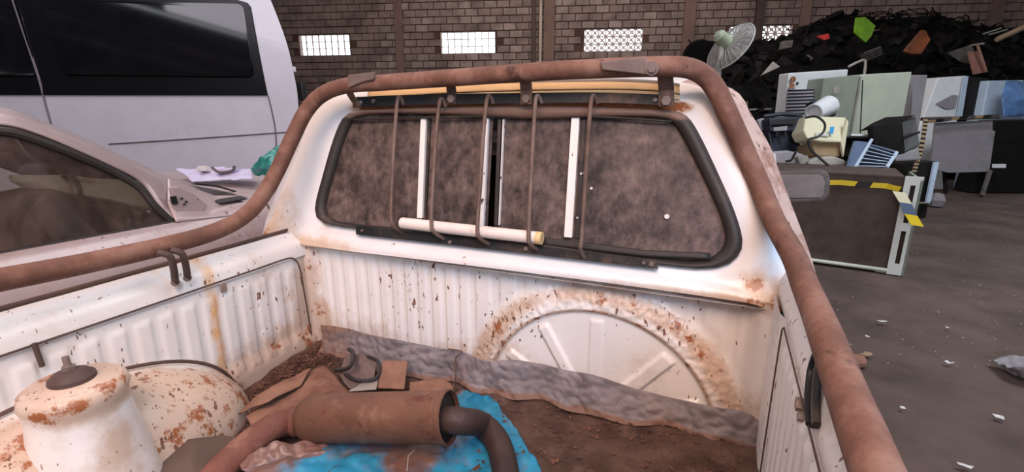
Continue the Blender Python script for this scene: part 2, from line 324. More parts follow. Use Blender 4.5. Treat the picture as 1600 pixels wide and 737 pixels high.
# ================================================================== THE HALL
WD = ray(-5200, 172); WD = Vector((WD.x, WD.y, 0)).normalized(); WN = Vector((-WD.y, WD.x, 0))
if WN.dot(fh) < 0: WN = -WN
W0 = pD(733, 68, 14.2); w0 = W0.dot(WN); WE = -WD                 # WE runs to the right along the wall
s0 = W0.dot(WE)
def wpt(s, z, off=0.0): return WE*s + WN*(w0+off) + ZZ*z
def pW(x, y): r = ray(x, y); t = (w0-EYE.dot(WN))/r.dot(WN); p = EYE+r*t; return p.dot(WE), p.z
SL, SR_ = s0-22, s0+20
# floor
fl = MB().grid(lambda u, v: (-26+54*u, -9+28*v, 0.012*noise.noise(Vector(((-26+54*u)*0.5, (-9+28*v)*0.5, 0)))-0.012), 60, 60).build('floor', M['ground'])
struct(fl)
# back wall: a mortar slab around four block windows, cement blocks set proud of it
wins = []
for k, (x0, x1, y0, y1) in enumerate([(466, 560, 57, 88), (688, 779, 53, 83.5), (913, 1005, 48, 77), (1140, 1233, 41, 70)]):
    a, zt = pW(x0, y0); b, zb = pW(x1, y1); _, zt2 = pW(x1, y0); wins.append((a, b, zb-0.02, zb+0.60, k))
zbw = sum(w[2] for w in wins)/4; wins = [(a, a+1.62, zbw, zbw+0.60, k) for a, b, _, _, k in wins]
wall = MB()
def slab(mb, s_a, s_b, z_a, z_b, o0=0.0, o1=0.2): mb.prism([wpt(s_a, z_a, o0), wpt(s_b, z_a, o0), wpt(s_b, z_b, o0), wpt(s_a, z_b, o0)], WN*(o1-o0))
slab(wall, SL, SR_, -0.05, zbw); slab(wall, SL, SR_, zbw+0.6, 6.9)
edges = [SL]
for a, b, *_ in wins: edges += [a, b]
edges.append(SR_)
for i in range(0, len(edges), 2): slab(wall, edges[i], edges[i+1], zbw, zbw+0.6)
wallo = struct(wall.build('wall_back', M['mortar'], smooth=False))
CH = 0.2; BL = 0.37
zvis0, zvis1 = zbw-1.6, zbw+2.0
rowz = [zbw+CH*k for k in range(-8, 11)]
sa, _ = pW(425, 60); sb, _ = pW(1600, 60); px_a = pW(585, 60)[0]; px_b = pW(1060, 60)[0]
bm_a = MB().box((0, 0, 0), (1, 1, 1))
def unit_brick(m):
    me = bpy.data.meshes.new('brick'); b = MB().box((0, 0, 0), (BL-0.022, 0.05, CH-0.022)); b2 = bmesh.new(); me.from_pydata(b.v, [], b.f)
    b2.from_mesh(me); bmesh.ops.recalc_face_normals(b2, faces=b2.faces); bmesh.ops.bevel(b2, geom=b2.edges[:], offset=0.008, segments=1, affect='EDGES'); b2.to_mesh(me); b2.free()
    me.materials.append(m); return me
ubs = [unit_brick(M['brick']), unit_brick(M['brick2']), unit_brick(M['brick'])]
ang = math.atan2(WE.y, WE.x); rest = MB(); nb = 0
for ri, z in enumerate(rowz):
    s = sa-0.8 + (BL/2 if ri % 2 else 0)
    while s < sb+0.6:
        c = s+BL/2; zc = z+CH/2
        hit = any(a-0.10 < c < b+0.10 and zb-0.01 < zc < zt+0.01 for a, b, zb, zt, k in wins)
        if not hit:
            off = 0.012*random.random(); vis = zbw-0.45 < z < zbw+1.25 and px_a < c < px_b
            if vis and nb < 298:
                o = bpy.data.objects.new('brick', random.choice(ubs)); COL.objects.link(o); o.parent = wallo
                o.location = wpt(c, zc, -0.005-off)-wallo.location; o.rotation_euler = (random.uniform(-.01, .01), random.uniform(-.012, .012), ang+random.uniform(-.01, .01)); nb += 1
            else:
                p = wpt(c, zc, -0.005-off); rt = Matrix.Rotation(ang, 3, 'Z')
                rest.box(p, (BL-0.024, 0.05, CH-0.024), rt)
        s += BL
stuff(rest.build('brick_courses', M['brick'], wallo, smooth=False))
# block windows
for a, b, zb, zt, k in wins:
    wo = thing('window_%d' % (k+1), '', '', wpt((a+b)/2, zb, 0.1)); del wo['label']; del wo['category']; struct(wo)
    fb = MB()                                  # thin plaster edge round the opening
    for (q0, q1, r0, r1) in ((a, b, zb, zb+0.012), (a, b, zt-0.012, zt), (a, a+0.012, zb, zt), (b-0.012, b, zb, zt)):
        slab(fb, q0, q1, r0, r1, 0.02, 0.16)
    fb.build('window_frame', M['vent'], wo, smooth=False)
    n = 8; cw = (b-a)/n; th = (0.005, 0.007, 0.014, 0.014)[k]; me = None
    for i in range(n):
        for j in range(3):
            sx = a+cw*i; zz = zb+0.2*j; mb = MB()
            for (q0, q1, r0, r1) in ((sx, sx+cw, zz, zz+th), (sx, sx+cw, zz+0.2-th, zz+0.2), (sx, sx+th, zz+th, zz+.2-th), (sx+cw-th, sx+cw, zz+th, zz+.2-th)):
                slab(mb, q0, q1, r0, r1, 0.05, 0.12)
            if k >= 2:
                for (za, zb_) in ((zz, zz+0.2), (zz+0.2, zz)):
                    mb.tube([wpt(sx, za, .085), wpt(sx+cw, zb_, .085)], 0.018, 6)
                mb.tube([wpt(sx+cw/2, zz+0.1, .05), wpt(sx+cw/2, zz+0.1, .12)], 0.035, 10)
            mb.build('vent_block', M['vent'], wo, smooth=False)
# pilasters, steel column and stains' carriers
for xpx, wpx, m, off in ((625, 0.24, 'pillar', -0.10), (1074, 0.30, 'pillar', -0.12), (1252, 0.26, 'pillar', -0.10), (858, 0.30, 'pillar', -0.10), (1181, 0.22, 'darksteel', -0.16), (834, 0.14, 'darksteel', -0.07), (955, 0.2, 'darksteel', -0.03), (1545, 0.3, 'pillar', -.1)):
    s, _ = pW(xpx, 60); mb = MB(); z0 = 0.0 if xpx != 955 else zbw+0.62
    slab(mb, s-wpx/2, s+wpx/2, z0, 6.85, off, 0.0)
    struct(mb.build('column', M[m], smooth=False, bevel=0.01))
s, _ = pW(845, 60)
dp = thing('drain_pipe', 'pale vertical drain pipe on the block wall between the two middle vent windows', 'pipe', wpt(s, 0, -0.12))
MB().tube([wpt(s, 0.02, -0.14), wpt(s, 6.7, -0.14)], 0.045, 12).build('pipe_run', M['drain'], dp)
for z in (3.2, 4.6, 6.0):
    MB().box(wpt(s, z, -0.10), (0.14, 0.06, 0.03), Matrix.Rotation(ang, 3, 'Z')).build('bracket', M['clamp'], dp)
# left and right walls, roof with open skylight strips
struct(MB().prism([(-25.5, -8.5, -0.05), (-25.5, 18.5, -0.05), (-25.5, 18.5, 6.9), (-25.5, -8.5, 6.9)], (0.2, 0, 0)).build('wall_left', M['mortar'], smooth=False))
struct(MB().prism([(27, -8.5, -0.05), (27, 18.5, -0.05), (27, 18.5, 6.9), (27, -8.5, 6.9)], (-0.2, 0, 0)).build('wall_right', M['mortar'], smooth=False))
wf_ = MB()
for x0, x1, z0, z1 in ((-25.5, 1.5, -0.05, 6.9), (8.0, 27, -0.05, 6.9), (1.5, 8.0, 4.2, 6.9)):
    wf_.prism([(x0, -8.7, z0), (x1, -8.7, z0), (x1, -8.7, z1), (x0, -8.7, z1)], (0, 0.2, 0))
struct(wf_.build('wall_front', M['mortar'], smooth=False))
rf = MB(); xs = -25.5
for k in range(8):
    y0 = -9+k*3.5; y1 = min(18.6, y0+3.34)
    rf.prism([(-25.5, y0, 6.9), (27, y0, 6.9), (27, y1, 6.9), (-25.5, y1, 6.9)], (0, 0, 0.06))
roofo = struct(rf.build('ceiling', M['roof'], smooth=False))
for k in range(6):
    y = -7+k*4.4; mb = MB()
    mb.box((0.7, y, 6.6), (52, 0.12, 0.1)).box((0.7, y, 6.15), (52, 0.1, 0.08))
    for j in range(34): mb.tube([(-25+j*1.55, y, 6.15), (-25+(j+0.5)*1.55, y, 6.6), (-25+(j+1)*1.55, y, 6.15)], 0.02, 5)
    mb.build('roof_truss', M['drain'], roofo, smooth=False)

# ================================================================== PICKUP TRUCK
truck = thing('pickup_truck', 'old white pickup with rusty roll bar, seen from inside its open dirt-covered bed', 'truck', (-0.55, 0.8, 0.0))
ZF, ZC, YH, XL, XR = H-0.745, H-0.41, 1.15, -1.20, 0.125
DC = (-0.254, H-0.79)
def rib(t):
    t = t % 1.0; return ss(0.08, 0.24, t)-ss(0.70, 0.86, t)
def headboard(u, v):
    x = lerp(XL-0.02, XR+0.01, u); z = lerp(H-0.82, ZC+0.012, v)
    r = math.hypot(x-DC[0], z-DC[1])
    out = ss(0.36, 0.41, r)
    p = 0.047 if x < -0.62 else 0.075
    ph = (x+0.62)/p
    d = 0.0055*rib(ph)*ss(ZC-0.01, ZC-0.035, z)*out
    if r < 0.40:
        d += 0.030*ss(0.395, 0.312, r)-0.008*ss(0.305, 0.292, r)
        if 0.305 < r < 0.37: d += 0.0035*noise.noise(Vector((x*70, 0, z*70)))+0.003*abs(noise.noise(Vector((x*130, 4, z*130))))
        if r < 0.30:
            a = math.degrees(math.atan2(z-DC[1], x-DC[0]))
            for ac, hw in ((150, 0.013), (121, 0.014), (90, 0.016), (50, 0.017), (22, 0.014)):
                da = math.radians(a-ac); off_ = abs(r*math.sin(da)); 
                if math.cos(da) > 0: d += (0.009 if ac != 90 else 0.004)*ss(hw+.004, hw-.003, off_)*ss(0.10, 0.125, r)*ss(0.285, 0.272, r)
    # corner fillets
    d += 0.03*ss(XL+0.03, XL-0.02, x) + 0.05*ss(XR-0.045, XR, x)
    return (x, YH-d, z)
def hb_w(u, v):
    x = lerp(XL-0.02, XR+0.01, u); z = lerp(H-0.82, ZC+0.012, v); r = math.hypot(x-DC[0], z-DC[1])
    w = 0.35*ss(ZF+0.16, ZF+0.05, z) + 0.5*ss(XL+0.06, XL, x) + 0.45*ss(ZC-0.05, ZC, z)
    if r < 0.40: w = 0.62*math.exp(-((r-0.345)/0.030)**2) + 0.75*math.exp(-((r-0.303)/0.005)**2) + 0.1
    w += 0.25*ss(XR-0.05, XR-0.01, x)
    return w
MB().grid(headboard, 420, 150, hb_w).build('headboard', M['paint'], truck, sharp=60)
# side walls
def side_l(u, v):
    y = lerp(-0.75, 1.15, u); z = lerp(H-0.82, H-0.445, v)
    d = 0.0; f = ss(H-0.475, H-0.49, z)
    lo = H-0.735 if y > 0.70 else H-0.60 - 0.10*ss(0.5, 0.7, y)
    if 0.06 < y < 1.085: d = 0.0045*rib((y-0.06)/0.054)*f*ss(lo, lo+0.02, z)
    return (XL-0.015+d+0.015*ss(ZF+0.06, ZF, z), y, z)
def side_w(u, v):
    y = lerp(-0.75, 1.15, u); z = lerp(H-0.82, H-0.445, v)
    return 0.5*ss(ZF+0.14, ZF+0.02, z)+0.55*ss(1.04, 1.13, y)+0.12
def run_l(p):
    k = 0.95*math.exp(-((p.y-0.797-0.003*math.sin(p.z*50))/0.016)**4)+0.35*math.exp(-((p.y-0.697)/0.006)**2)*ss(H-0.55, H-0.45, p.z)
    return k*(0.75+0.5*noise.noise(p*30))
MB().grid(side_l, 420, 60, side_w).build('side_panel', M['paint'], truck, sharp=60, stain=run_l)
def side_r(u, v):
    y = lerp(-0.75, 1.15, u); z = lerp(H-0.82, H-0.375, v); f = ss(H-0.40, H-0.415, z)
    d = 0.006*rib((y-0.06)/0.046)*f*ss(0.955, 0.94, y)
    return (XR+0.010-d-0.008*ss(0.96, 1.0, y), y, z)
MB().grid(side_r, 420, 50, lambda u, v: 0.1+0.15*ss(0.75, 1.0, u)).build('side_panel', M['paint'], truck, sharp=60)
def seam_tube(pts, name='panel_seam', r=0.003, m='seam'): return MB().tube(pts, r, 8).build(name, M[m], truck)
xs_ = XL-0.008
seam_tube(crom([(xs_, -0.7, H-0.446), (xs_, 0.4, H-0.446), (xs_, 0.9, H-0.444), (xs_, 1.04, H-0.443), (xs_, 1.075, H-0.455), (xs_, 1.09, H-0.49), (xs_+.001, 1.098, H-0.60), (xs_+.003, 1.105, H-0.74)], 8), r=0.0024)
xr = XR+0.003
seam_tube(crom([(xr, -0.7, H-0.378), (xr, 0.5, H-0.378), (xr, 0.88, H-0.378), (xr, 0.938, H-0.381), (xr, 0.955, H-0.42), (xr, 0.957, H-0.6), (xr, 0.957, H-0.74)], 8), r=0.0015)
# small slot and drilled fitting on the left side
sl = pX(62, 540, -1.205); seam_tube([pX(53, 536, -1.206), pX(66, 572, -1.206)], 'slot_trim', 0.005)
MB().box(pX(349, 449, -1.207), (0.006, 0.016, 0.026)).build('latch_plate', M['bolt'], truck, bevel=0.002)
# rails (profile pushed along the truck)
def rail(profile, y0, y1, name, m, wv, st_=None):
    n = len(profile)
    mb = MB(); mb.grid(lambda u, v: (polyline_at([Vector((a, 0, b)) for a, b in profile], v)+Vector((0, lerp(y0, y1, u), 0.0015*noise.noise(Vector((u*20, v, 0)))))), 200, 30, lambda u, v: wv(u, v))
    return mb.build(name, m, truck, sharp=70, stain=st_)
rail([(-1.36, H-1.0), (-1.36, H-0.50), (-1.325, H-0.415), (-1.285, H-0.384), (-1.265, H-0.382), (-1.25, H-0.392), (-1.222, H-0.400), (-1.210, H-0.412), (-1.208, H-0.45)], -0.75, 1.17, 'bed_rail', M['paint'], lambda u, v: 0.08, run_l)
MB().tube([(-1.284, -0.75, H-0.380), (-1.284, 0.95, H-0.380), (-1.284, 1.15, H-0.378)], 0.006, 8).build('rail_edge', M['seam'], truck)
rail([(0.134, H-0.378), (0.136, H-0.345), (0.146, H-0.335), (0.158, H-0.336), (0.168, H-0.36), (0.180, H-0.45), (0.19, H-1.0)], -0.75, 1.17, 'bed_rail', M['paint'], lambda u, v: 0.2)
def ZFL(x): return H-0.722-0.050*(XR-x)/1.325
# bed floor with caked soil
def bedf(u, v):
    x = lerp(XL-0.02, XR+0.03, u); y = lerp(-0.75, 1.16, v); p = Vector((x, y, 0))
    z = ZFL(x) + 0.010*noise.noise(p*7)+0.005*noise.noise(p*25)+0.003*noise.noise(p*60)
    z += 0.018*ss(-0.85, -1.10, x)*ss(0.85, 1.1, y)
    return (x, y, z)
MB().grid(bedf, 150, 180).build('bed_floor', M['floorpan'], truck, sharp=80)
# wheel arch
AC = Vector((XL-0.02, 0.41, H-0.80))
def arch(u, v):
    a = math.pi*u; b = v*math.pi/2                   # a sweeps front to back, b from wall to inside
    cy, cz = math.cos(a), math.sin(a); q = abs(math.cos(b))**0.55; k = abs(math.sin(b))**0.75
    return AC+Vector((0.215*k, 0.40*cy*q*1.0, 0.245*(cz**0.9)*q))
MB().grid(arch, 64, 24, lambda u, v: 0.85+0.3*ss(0.12, 0.0, u)-0.5*ss(0.25, 0.0, v)).build('wheel_arch', M['paint'], truck, sharp=80)
MB().tube([AC+Vector((0.030, 0.405*math.cos(math.pi*k/40), 0.250*(abs(math.sin(math.pi*k/40))**0.9)+0.004)) for k in range(2, 39)], 0.0045, 8).build('arch_seam', M['seam'], truck)
# shock tower with rubber mount
TC = Vector((-1.070, 0.420, 0)); zt_ = H-0.488
tw = MB(); tw.lathe((TC.x, TC.y, 0), ZZ, [(0.130, H-0.82), (0.108, ZF+0.02), (0.094, ZF+0.10), (0.083, ZF+0.16), (0.078, zt_-0.060), (0.078, zt_-0.035), (0.082, zt_-0.022), (0.079, zt_-0.007), (0.070, zt_), (0.045, zt_-0.002), (0.038, zt_+0.004), (0.0005, zt_+0.004)], 64)
tw.w = [0.75*ss(zt_-0.06, zt_-0.02, p.z)+0.45*ss(TC.x+.0, TC.x+0.1, p.x)*(0.6+0.6*noise.noise(p*25)) for p in tw.v]
tower = tw.build('shock_tower', M['paint'], truck, sharp=50)
MB().lathe((TC.x, TC.y, zt_), ZZ, [(0.032, 0.0), (0.036, 0.005), (0.035, 0.012), (0.029, 0.016), (0.027, 0.019), (0.015, 0.024), (0.0005, 0.025)], 40).build('rubber_mount', M['rubbermount'], tower)
MB().tube([(TC.x-.003, TC.y, zt_+0.02), (TC.x-.006, TC.y, zt_+0.050)], [0.0065, 0.0055], 12).disc((TC.x-.003, TC.y, zt_+0.028), ZZ, 0.011, 0.007, 6).build('mount_stud', M['bolt'], tower)
# ---- cab: back panel with the window opening, corners, roof, flanks
outer_px = [(475, 381), (640, 400), (840, 424), (1040, 450), (1200, 474), (1238, 489), (1252, 480), (1246, 450), (1228, 398), (1195, 305), (1155, 215), (1125, 160), (1095, 136), (1050, 127), (960, 124), (860, 125), (700, 131), (600, 138), (545, 146), (510, 152), (490, 170), (466, 235), (441, 296), (418, 366), (432, 376)]
out2_px = [(475, 389), (640, 408), (840, 432), (1040, 459), (1200, 484), (1250, 505), (1308, 512), (1300, 487), (1280, 443), (1267, 400), (1259, 377), (1234, 312), (1216, 263), (1204, 230), (1186, 198), (1173, 177), (1150, 142), (1090, 123), (960, 119), (860, 119), (700, 125), (600, 132), (545, 139), (503, 148), (482, 168), (458, 232), (434, 294), (410, 366), (430, 382)]
win_px = [(530, 352), (700, 370), (900, 396), (1040, 412), (1100, 417), (1135, 411), (1155, 392), (1158, 368), (1145, 325), (1120, 268), (1093, 212), (1075, 184), (1055, 174), (1000, 170), (840, 166), (700, 168), (600, 171), (560, 174), (540, 184), (524, 220), (508, 275), (497, 318), (499, 338), (512, 348)]
C0 = pC(820, 290)
def by_angle(px, off=0.0, n=180):
    P = crom([pC(x, y, off) for x, y in px], 6, True); A = [(math.atan2(p.z-C0.z, p.x-C0.x), p) for p in P]; A.sort(key=lambda q: q[0]); out = []
    for i in range(n):
        a = -math.pi+2*math.pi*(i+0.5)/n
        best = None
        for j in range(len(A)):
            a0, p0 = A[j]; a1, p1 = A[(j+1) % len(A)]
            if a1 < a0: a1 += 2*math.pi
            aa = a if a >= a0-1e-9 else a+2*math.pi
            if a0 <= aa <= a1: best = p0.lerp(p1, (aa-a0)/max(1e-9, a1-a0)); break
        out.append(best)
    return out
def ring_mesh(mb, rings, wf=None):
    n = len(rings[0]); b = len(mb.v)
    vs = [p for r in rings for p in r]
    fs = [(i*n+j, i*n+(j+1) % n, (i+1)*n+(j+1) % n, (i+1)*n+j) for i in range(len(rings)-1) for j in range(n)]
    return mb.add(vs, fs, [wf(p) for p in vs] if wf else 0.0)
spot = pC(1183, 445)
def cabwear(p):
    z = p.z-H
    return 0.10+0.35*ss(-0.37, -0.41, z)+0.30*ss(-1.22, -1.32, p.x)+1.7*math.exp(-((p-spot).length/0.012)**2)+1.5*ss(-0.012, 0.004, z)*ss(0.024, 0.014, z)*ss(-0.05, -0.12, p.x)*ss(-1.10, -1.02, p.x)+0.5*ss(0.0, 0.10, p.x)*ss(-0.30, -0.36, z)
RW = by_angle(win_px); RO = by_angle(outer_px)
rings = []
for k in range(41):
    t = k/40; row = []
    for a, b in zip(RW, RO):
        p = a.lerp(b, t)
        zrel = p.z-H
        # pressed lip under the window, standing toward the bed
        lip = -0.018*ss(-0.345, -0.385, zrel)*ss(0.25, 0.9, t)
        row.append(p+Vector((0, lip-0.006*math.sin(math.pi*t), 0)))
    rings.append(row)
R2 = by_angle(out2_px, -0.07)

MB_ = ring_mesh(MB(), rings, cabwear)
cabp = MB_.build('cab_back', M['paint_cab'], truck, sharp=50)
RM = [a.lerp(b, 0.5)+Vector((0, -0.008, 0)) for a, b in zip(RO, R2)]
nn = len(RO)
for right, mm_ in ((True, 'dustside'), (False, 'paint_cab')):
    cm = MB(); vv = RO+RM+R2; ff_ = []
    for k in range(2):
        for j in range(nn):
            j2 = (j+1) % nn
            if ((RO[j].x+RO[j2].x)/2 > -0.10 and (RO[j].z+RO[j2].z)/2 > H-0.44) == right: ff_.append((k*nn+j, k*nn+j2, (k+1)*nn+j2, (k+1)*nn+j))
    used = sorted({i for f in ff_ for i in f}); ix = {q: k for k, q in enumerate(used)}
    cm.add([vv[i] for i in used], [tuple(ix[i] for i in f) for f in ff_], 0.2).build('cab_corner', M[mm_], truck, sharp=50)
# flanks and roof running forward
def fwd(p, dy, k=1.0):
    cx = -0.56; return Vector((cx+(p.x-cx)*k, p.y+dy, p.z))
fr = [R2, [fwd(p, 0.05) for p in R2], [fwd(p, 0.45) for p in R2], [fwd(p, 1.0, 0.985) for p in R2]]
keep = MB(); n = len(R2)
fs = []
vs = [p for r in fr for p in r]
for i in range(len(fr)-1):
    for j in range(n):
        j2 = (j+1) % n
        if min(fr[0][j].z, fr[0][j2].z) > H-0.46: fs.append((i*n+j, i*n+j2, (i+1)*n+j2, (i+1)*n+j))
keep.add(vs, fs, 0.35).build('cab_side', M['dustside'], truck, sharp=50)
# lip under the cab panel meeting the headboard
def lipf(u, v):
    x = lerp(XL-0.03, XR+0.02, u); return (x, lerp(1.105, 1.155, v), H-0.412-0.006*math.sin(v*3.1))
MB().grid(lipf, 60, 4, lambda u, v: 0.4).build('cab_lip', M['paint'], truck)
MB().prism([pY(1190, 468, 1.13), pY(1262, 484, 1.13), pY(1278, 524, 1.10), pY(1224, 508, 1.10), pY(1190, 498, 1.125)], (0, 0.012, 0)).build('corner_gusset', M['paint'], truck, smooth=False, bevel=0.003)
MB().prism([pY(1195, 460, 1.17), pY(1280, 470, 1.17), pY(1290, 545, 1.17), pY(1200, 525, 1.17)], (0, 0.01, 0)).build('corner_gusset', M['paint'], truck, smooth=False)
# yellowed roof gutter band and roof edge
def band_px(y_off0, y_off1, m, name, off, xs=None):
    X = xs or [(575, 142), (640, 136), (700, 132), (780, 129), (860, 127), (960, 126), (1030, 129), (1062, 134)]
    a = crom([pC(x, y+y_off0, off) for x, y in X], 5); b = crom([pC(x, y+y_off1, off) for x, y in X], 5)
    mb = MB(); loft(mb, [a, b], 60, 6); return mb.build(name, M[m], truck, thick=0.004)
band_px(1, 13, 'cream', 'roof_gutter', 0.010); band_px(15, 22, 'cream', 'roof_gutter', 0.012)
band_px(-3, 0, 'palescrap', 'roof_edge', 0.014); band_px(13, 15, 'rubber', 'gutter_seam', 0.008)
# floor and engine side of the truck that the bed hides, kept simple but solid
MB().box((-0.545, 2.35, 0.75), (1.50, 0.35, 0.5)).build('scuttle', M['paint_cab'], truck, bevel=0.04)
MB().prism([(-1.30, 2.2, 0.45), (-1.30, 3.35, 0.45), (-1.30, 3.30, 0.90), (-1.30, 2.2, 1.0)], (1.5, 0, 0)).build('bonnet', M['paint_cab'], truck, smooth=False, bevel=0.05)
MB().prism([(-1.31, 1.2, 0.40), (-1.31, 2.3, 0.40), (-1.31, 2.3, 1.0), (-1.31, 1.2, 1.0)], (0.05, 0, 0)).build('door', M['paint_cab'], truck, smooth=False, bevel=0.01)
MB().prism([(0.15, 1.2, 0.40), (0.15, 2.3, 0.40), (0.15, 2.3, 1.0), (0.15, 1.2, 1.0)], (0.05, 0, 0)).build('door', M['paint_cab'], truck, smooth=False, bevel=0.01)
MB().box((-0.55, 1.7, 0.50), (1.40, 1.1, 0.10)).build('cab_floor', M['black'], truck)
for sx in (-0.95, -0.2):
    MB().box((sx, 1.62, 0.95), (0.48, 0.12, 0.62)).box((sx, 1.80, 0.68), (0.48, 0.4, 0.16)).build('seat', M['seat'], truck, bevel=0.03)
for (wx, wy) in ((-1.27, 0.41), (-1.27, 2.85), (0.18, 0.41), (0.18, 2.85)):
    w_ = MB().lathe((wx-0.08, wy, 0.29), (1, 0, 0), [(0.17, 0), (0.27, 0.0), (0.29, 0.03), (0.29, 0.14), (0.27, 0.17), (0.17, 0.17)], 40).build('wheel', M['tyre'], truck)
    MB().lathe((wx-0.06, wy, 0.29), (1, 0, 0), [(0.001, 0.03), (0.06, 0.0), (0.12, 0.03), (0.172, 0.0), (0.172, 0.14), (0.12, 0.11), (0.001, 0.11)], 32).build('rim', M['greyscrap'], w_)
ws = MB(); ws.add([(-1.18, 2.10, H+0.03), (0.06, 2.10, H+0.03), (0.12, 2.5, H-0.42), (-1.24, 2.5, H-0.42)], [(0, 1, 2, 3)])
ws.build('windscreen', M['windshield'], truck, thick=0.005)
# ---- rear window: rubber surround, panes, posts
rw = bpy.data.objects.new('rear_window', None); COL.objects.link(rw); rw.parent = truck; rw.location = C0-Vector(truck.location)
def inset(R, dx, oy):                                  # shrink ring about its own centre
    out = []
    for p in R:
        v = Vector((p.x-C0.x, p.y-C0.y, p.z-C0.z)); L = v.length; out.append(C0+v*((L-dx)/L)+Vector((0, oy, 0)))
    return out
RO_ = by_angle(win_px, 0.0)
def gask(p_in): return [inset(RO_, d, o) for d, o in ((0.0, 0.004), (-0.002, -0.010), (0.006, -0.018), (0.016, -0.019), (0.027, -0.014), (0.033, -0.004), (0.034, 0.012))]
gm = ring_mesh(MB(), gask(0), lambda p: 1.3*ss(-0.04, 0.0, p.z-H))
gm.build('rubber_surround', M['rubber'], rw, sharp=80)
G_in = inset(RO_, 0.026, 0.004)
def zr(px, py, off): p = pC(px, py, off); return p
def clip_pane(x0, x1, name, off, m):                   # slice of the opening between two pixel columns (measured at mid-height)
    
    xs2 = []
    R = [Vector((p.x, p.y+off, p.z)) for p in G_in]
    def cut(poly, xc, keep_right):
        out = []
        for i in range(len(poly)):
            a, b = poly[i], poly[(i+1) % len(poly)]
            da = a.x-(xc[0]+xc[1]*(a.z-H)); db = b.x-(xc[0]+xc[1]*(b.z-H)); ia = (da >= 0) == keep_right; ib = (db >= 0) == keep_right
            if ia: out.append(a)
            if ia != ib: out.append(a.lerp(b, da/(da-db)))
        return out
    def line(q): t_, b_ = pC(q[0], 185), pC(q[1], 350); k = (t_.x-b_.x)/(t_.z-b_.z); return (t_.x-k*(t_.z-H), k)
    if x0: R = cut(R, line(x0), True)
    if x1: R = cut(R, line(x1), False)
    return MB().prism(R, (0, 0.004, 0)).build(name, m, rw, smooth=False)
clip_pane(None, (663, 656), 'pane', 0.0, M['glass']); clip_pane((659, 652), (768, 759), 'pane', 0.006, M['glass'])
clip_pane((777, 771), (901, 890), 'pane', 0.006, M['glass']); clip_pane((897, 886), None, 'pane', 0.0, M['glass'])
def post(pts, w, name, m, off=0.0, dpt=0.012):
    a = [pC(x, y, off) for x, y in pts]; mb = MB(); hw = Vector((w/2, 0, 0))
    for i in range(len(a)-1):
        p, q = a[i], a[i+1]; mb.prism([p-hw, p+hw, q+hw, q-hw], (0, dpt, 0))
    return mb.build(name, M[m], rw, smooth=False, bevel=0.0015)
post([(661, 182), (655, 341)], 0.0175, 'window_post', 'alu', 0.006); post([(899, 181), (887, 371)], 0.021, 'window_post', 'alu', 0.006)
post([(760, 184), (752, 353)], 0.012, 'window_post', 'alu_peel', 0.004); post([(786, 186), (779, 352)], 0.003, 'window_post', 'alu_peel', 0.004)
post([(780, 186), (774, 352)], 0.010, 'window_post', 'rubber', 0.003)
post([(670, 184), (663, 342)], 0.006, 'window_post', 'rubber', 0.002); post([(912, 184), (901, 372)], 0.010, 'window_post', 'rubber', 0.002)
mb = MB(); loft(mb, [crom([pC(x, y, 0.010) for x, y in ((545, 186), (700, 181), (900, 180), (1050, 188))], 5), crom([pC(x, y, 0.010) for x, y in ((545, 189), (700, 184), (900, 183), (1050, 191))], 5)], 30, 2)
mb.build('slide_track', M['rubber'], rw, thick=0.004)
mb = MB(); loft(mb, [[pC(845, 370, 0.012), pC(1010, 391, 0.012), pC(1110, 395, 0.012)], [pC(845, 382, 0.014), pC(1010, 401, 0.014), pC(1110, 405, 0.014)]], 20, 3)
mb.build('slide_track', M['rubber'], rw, thick=0.008)
for (x, y, r) in ((1042, 338, 0.006), (924, 294, 0.0035), (914, 270, 0.004), (908, 271, .003), (902, 340, .0025)):
    MB().disc(pC(x, y, 0.003), (0, 1, 0), r, 0.002, 9).build('paint_fleck', M['alu'], rw)
# ---- window guard
gd = bpy.data.objects.new('window_guard', None); COL.objects.link(gd); gd.parent = truck; gd.location = pC(820, 390)-Vector(truck.location)
def flatbar(pts, hpx, off, name):
    a = crom([pC(x, y-hpx/2, off) for x, y in pts], 5); b = crom([pC(x, y+hpx/2, off) for x, y in pts], 5)
    mb = MB(); loft(mb, [a, b], 60, 3); return mb.build(name, M['bar'], gd, thick=0.005, smooth=False)
flatbar([(552, 160), (620, 157), (700, 155), (780, 154), (860, 153), (950, 153), (1048, 157)], 16, 0.030, 'top_bar')
flatbar([(557, 359), (700, 375), (840, 391), (1028, 413)], 14, 0.020, 'bottom_bar')
rods = [((622, 153), (617, 205), (613, 280), (611, 335), (615, 352), (628, 364)), ((688, 156), (682, 205), (677, 280), (674, 345), (678, 362), (694, 373)), ((762, 151), (756, 200), (751, 280), (746, 355), (750, 372), (764, 381)),
        ((838, 151), (834, 200), (830, 280), (826, 365), (829, 381), (840, 390)), ((925, 151), (920, 200), (915, 280), (909, 372), (907, 388), (913, 402))]
for r in rods:
    offs = [0.034, 0.058, 0.062, 0.066, 0.060, 0.024]
    P = [pC(r[0][0]+9, r[0][1]+10, 0.030), pC(r[0][0]+3, r[0][1]-1, 0.048)] + [pC(x, y, o) for (x, y), o in zip(r[1:], offs[1:])]
    P[1] = pC(r[0][0], r[0][1], 0.05)
    MB().tube(crom(P, 8), 0.0052, 10).build('guard_rod', M['rod'], gd)
for (x, y, r) in ((566, 360, .004), (583, 158, .006), (1018, 412, .006), (1006, 410, .004), (1024, 156, .005), (822, 388, .006), (703, 378, .005)):
    MB().disc(pC(x, y, 0.037 if y < 200 else 0.026), (0, 1, 0), r, 0.006, 8).build('bolt', M['bolt'], gd)
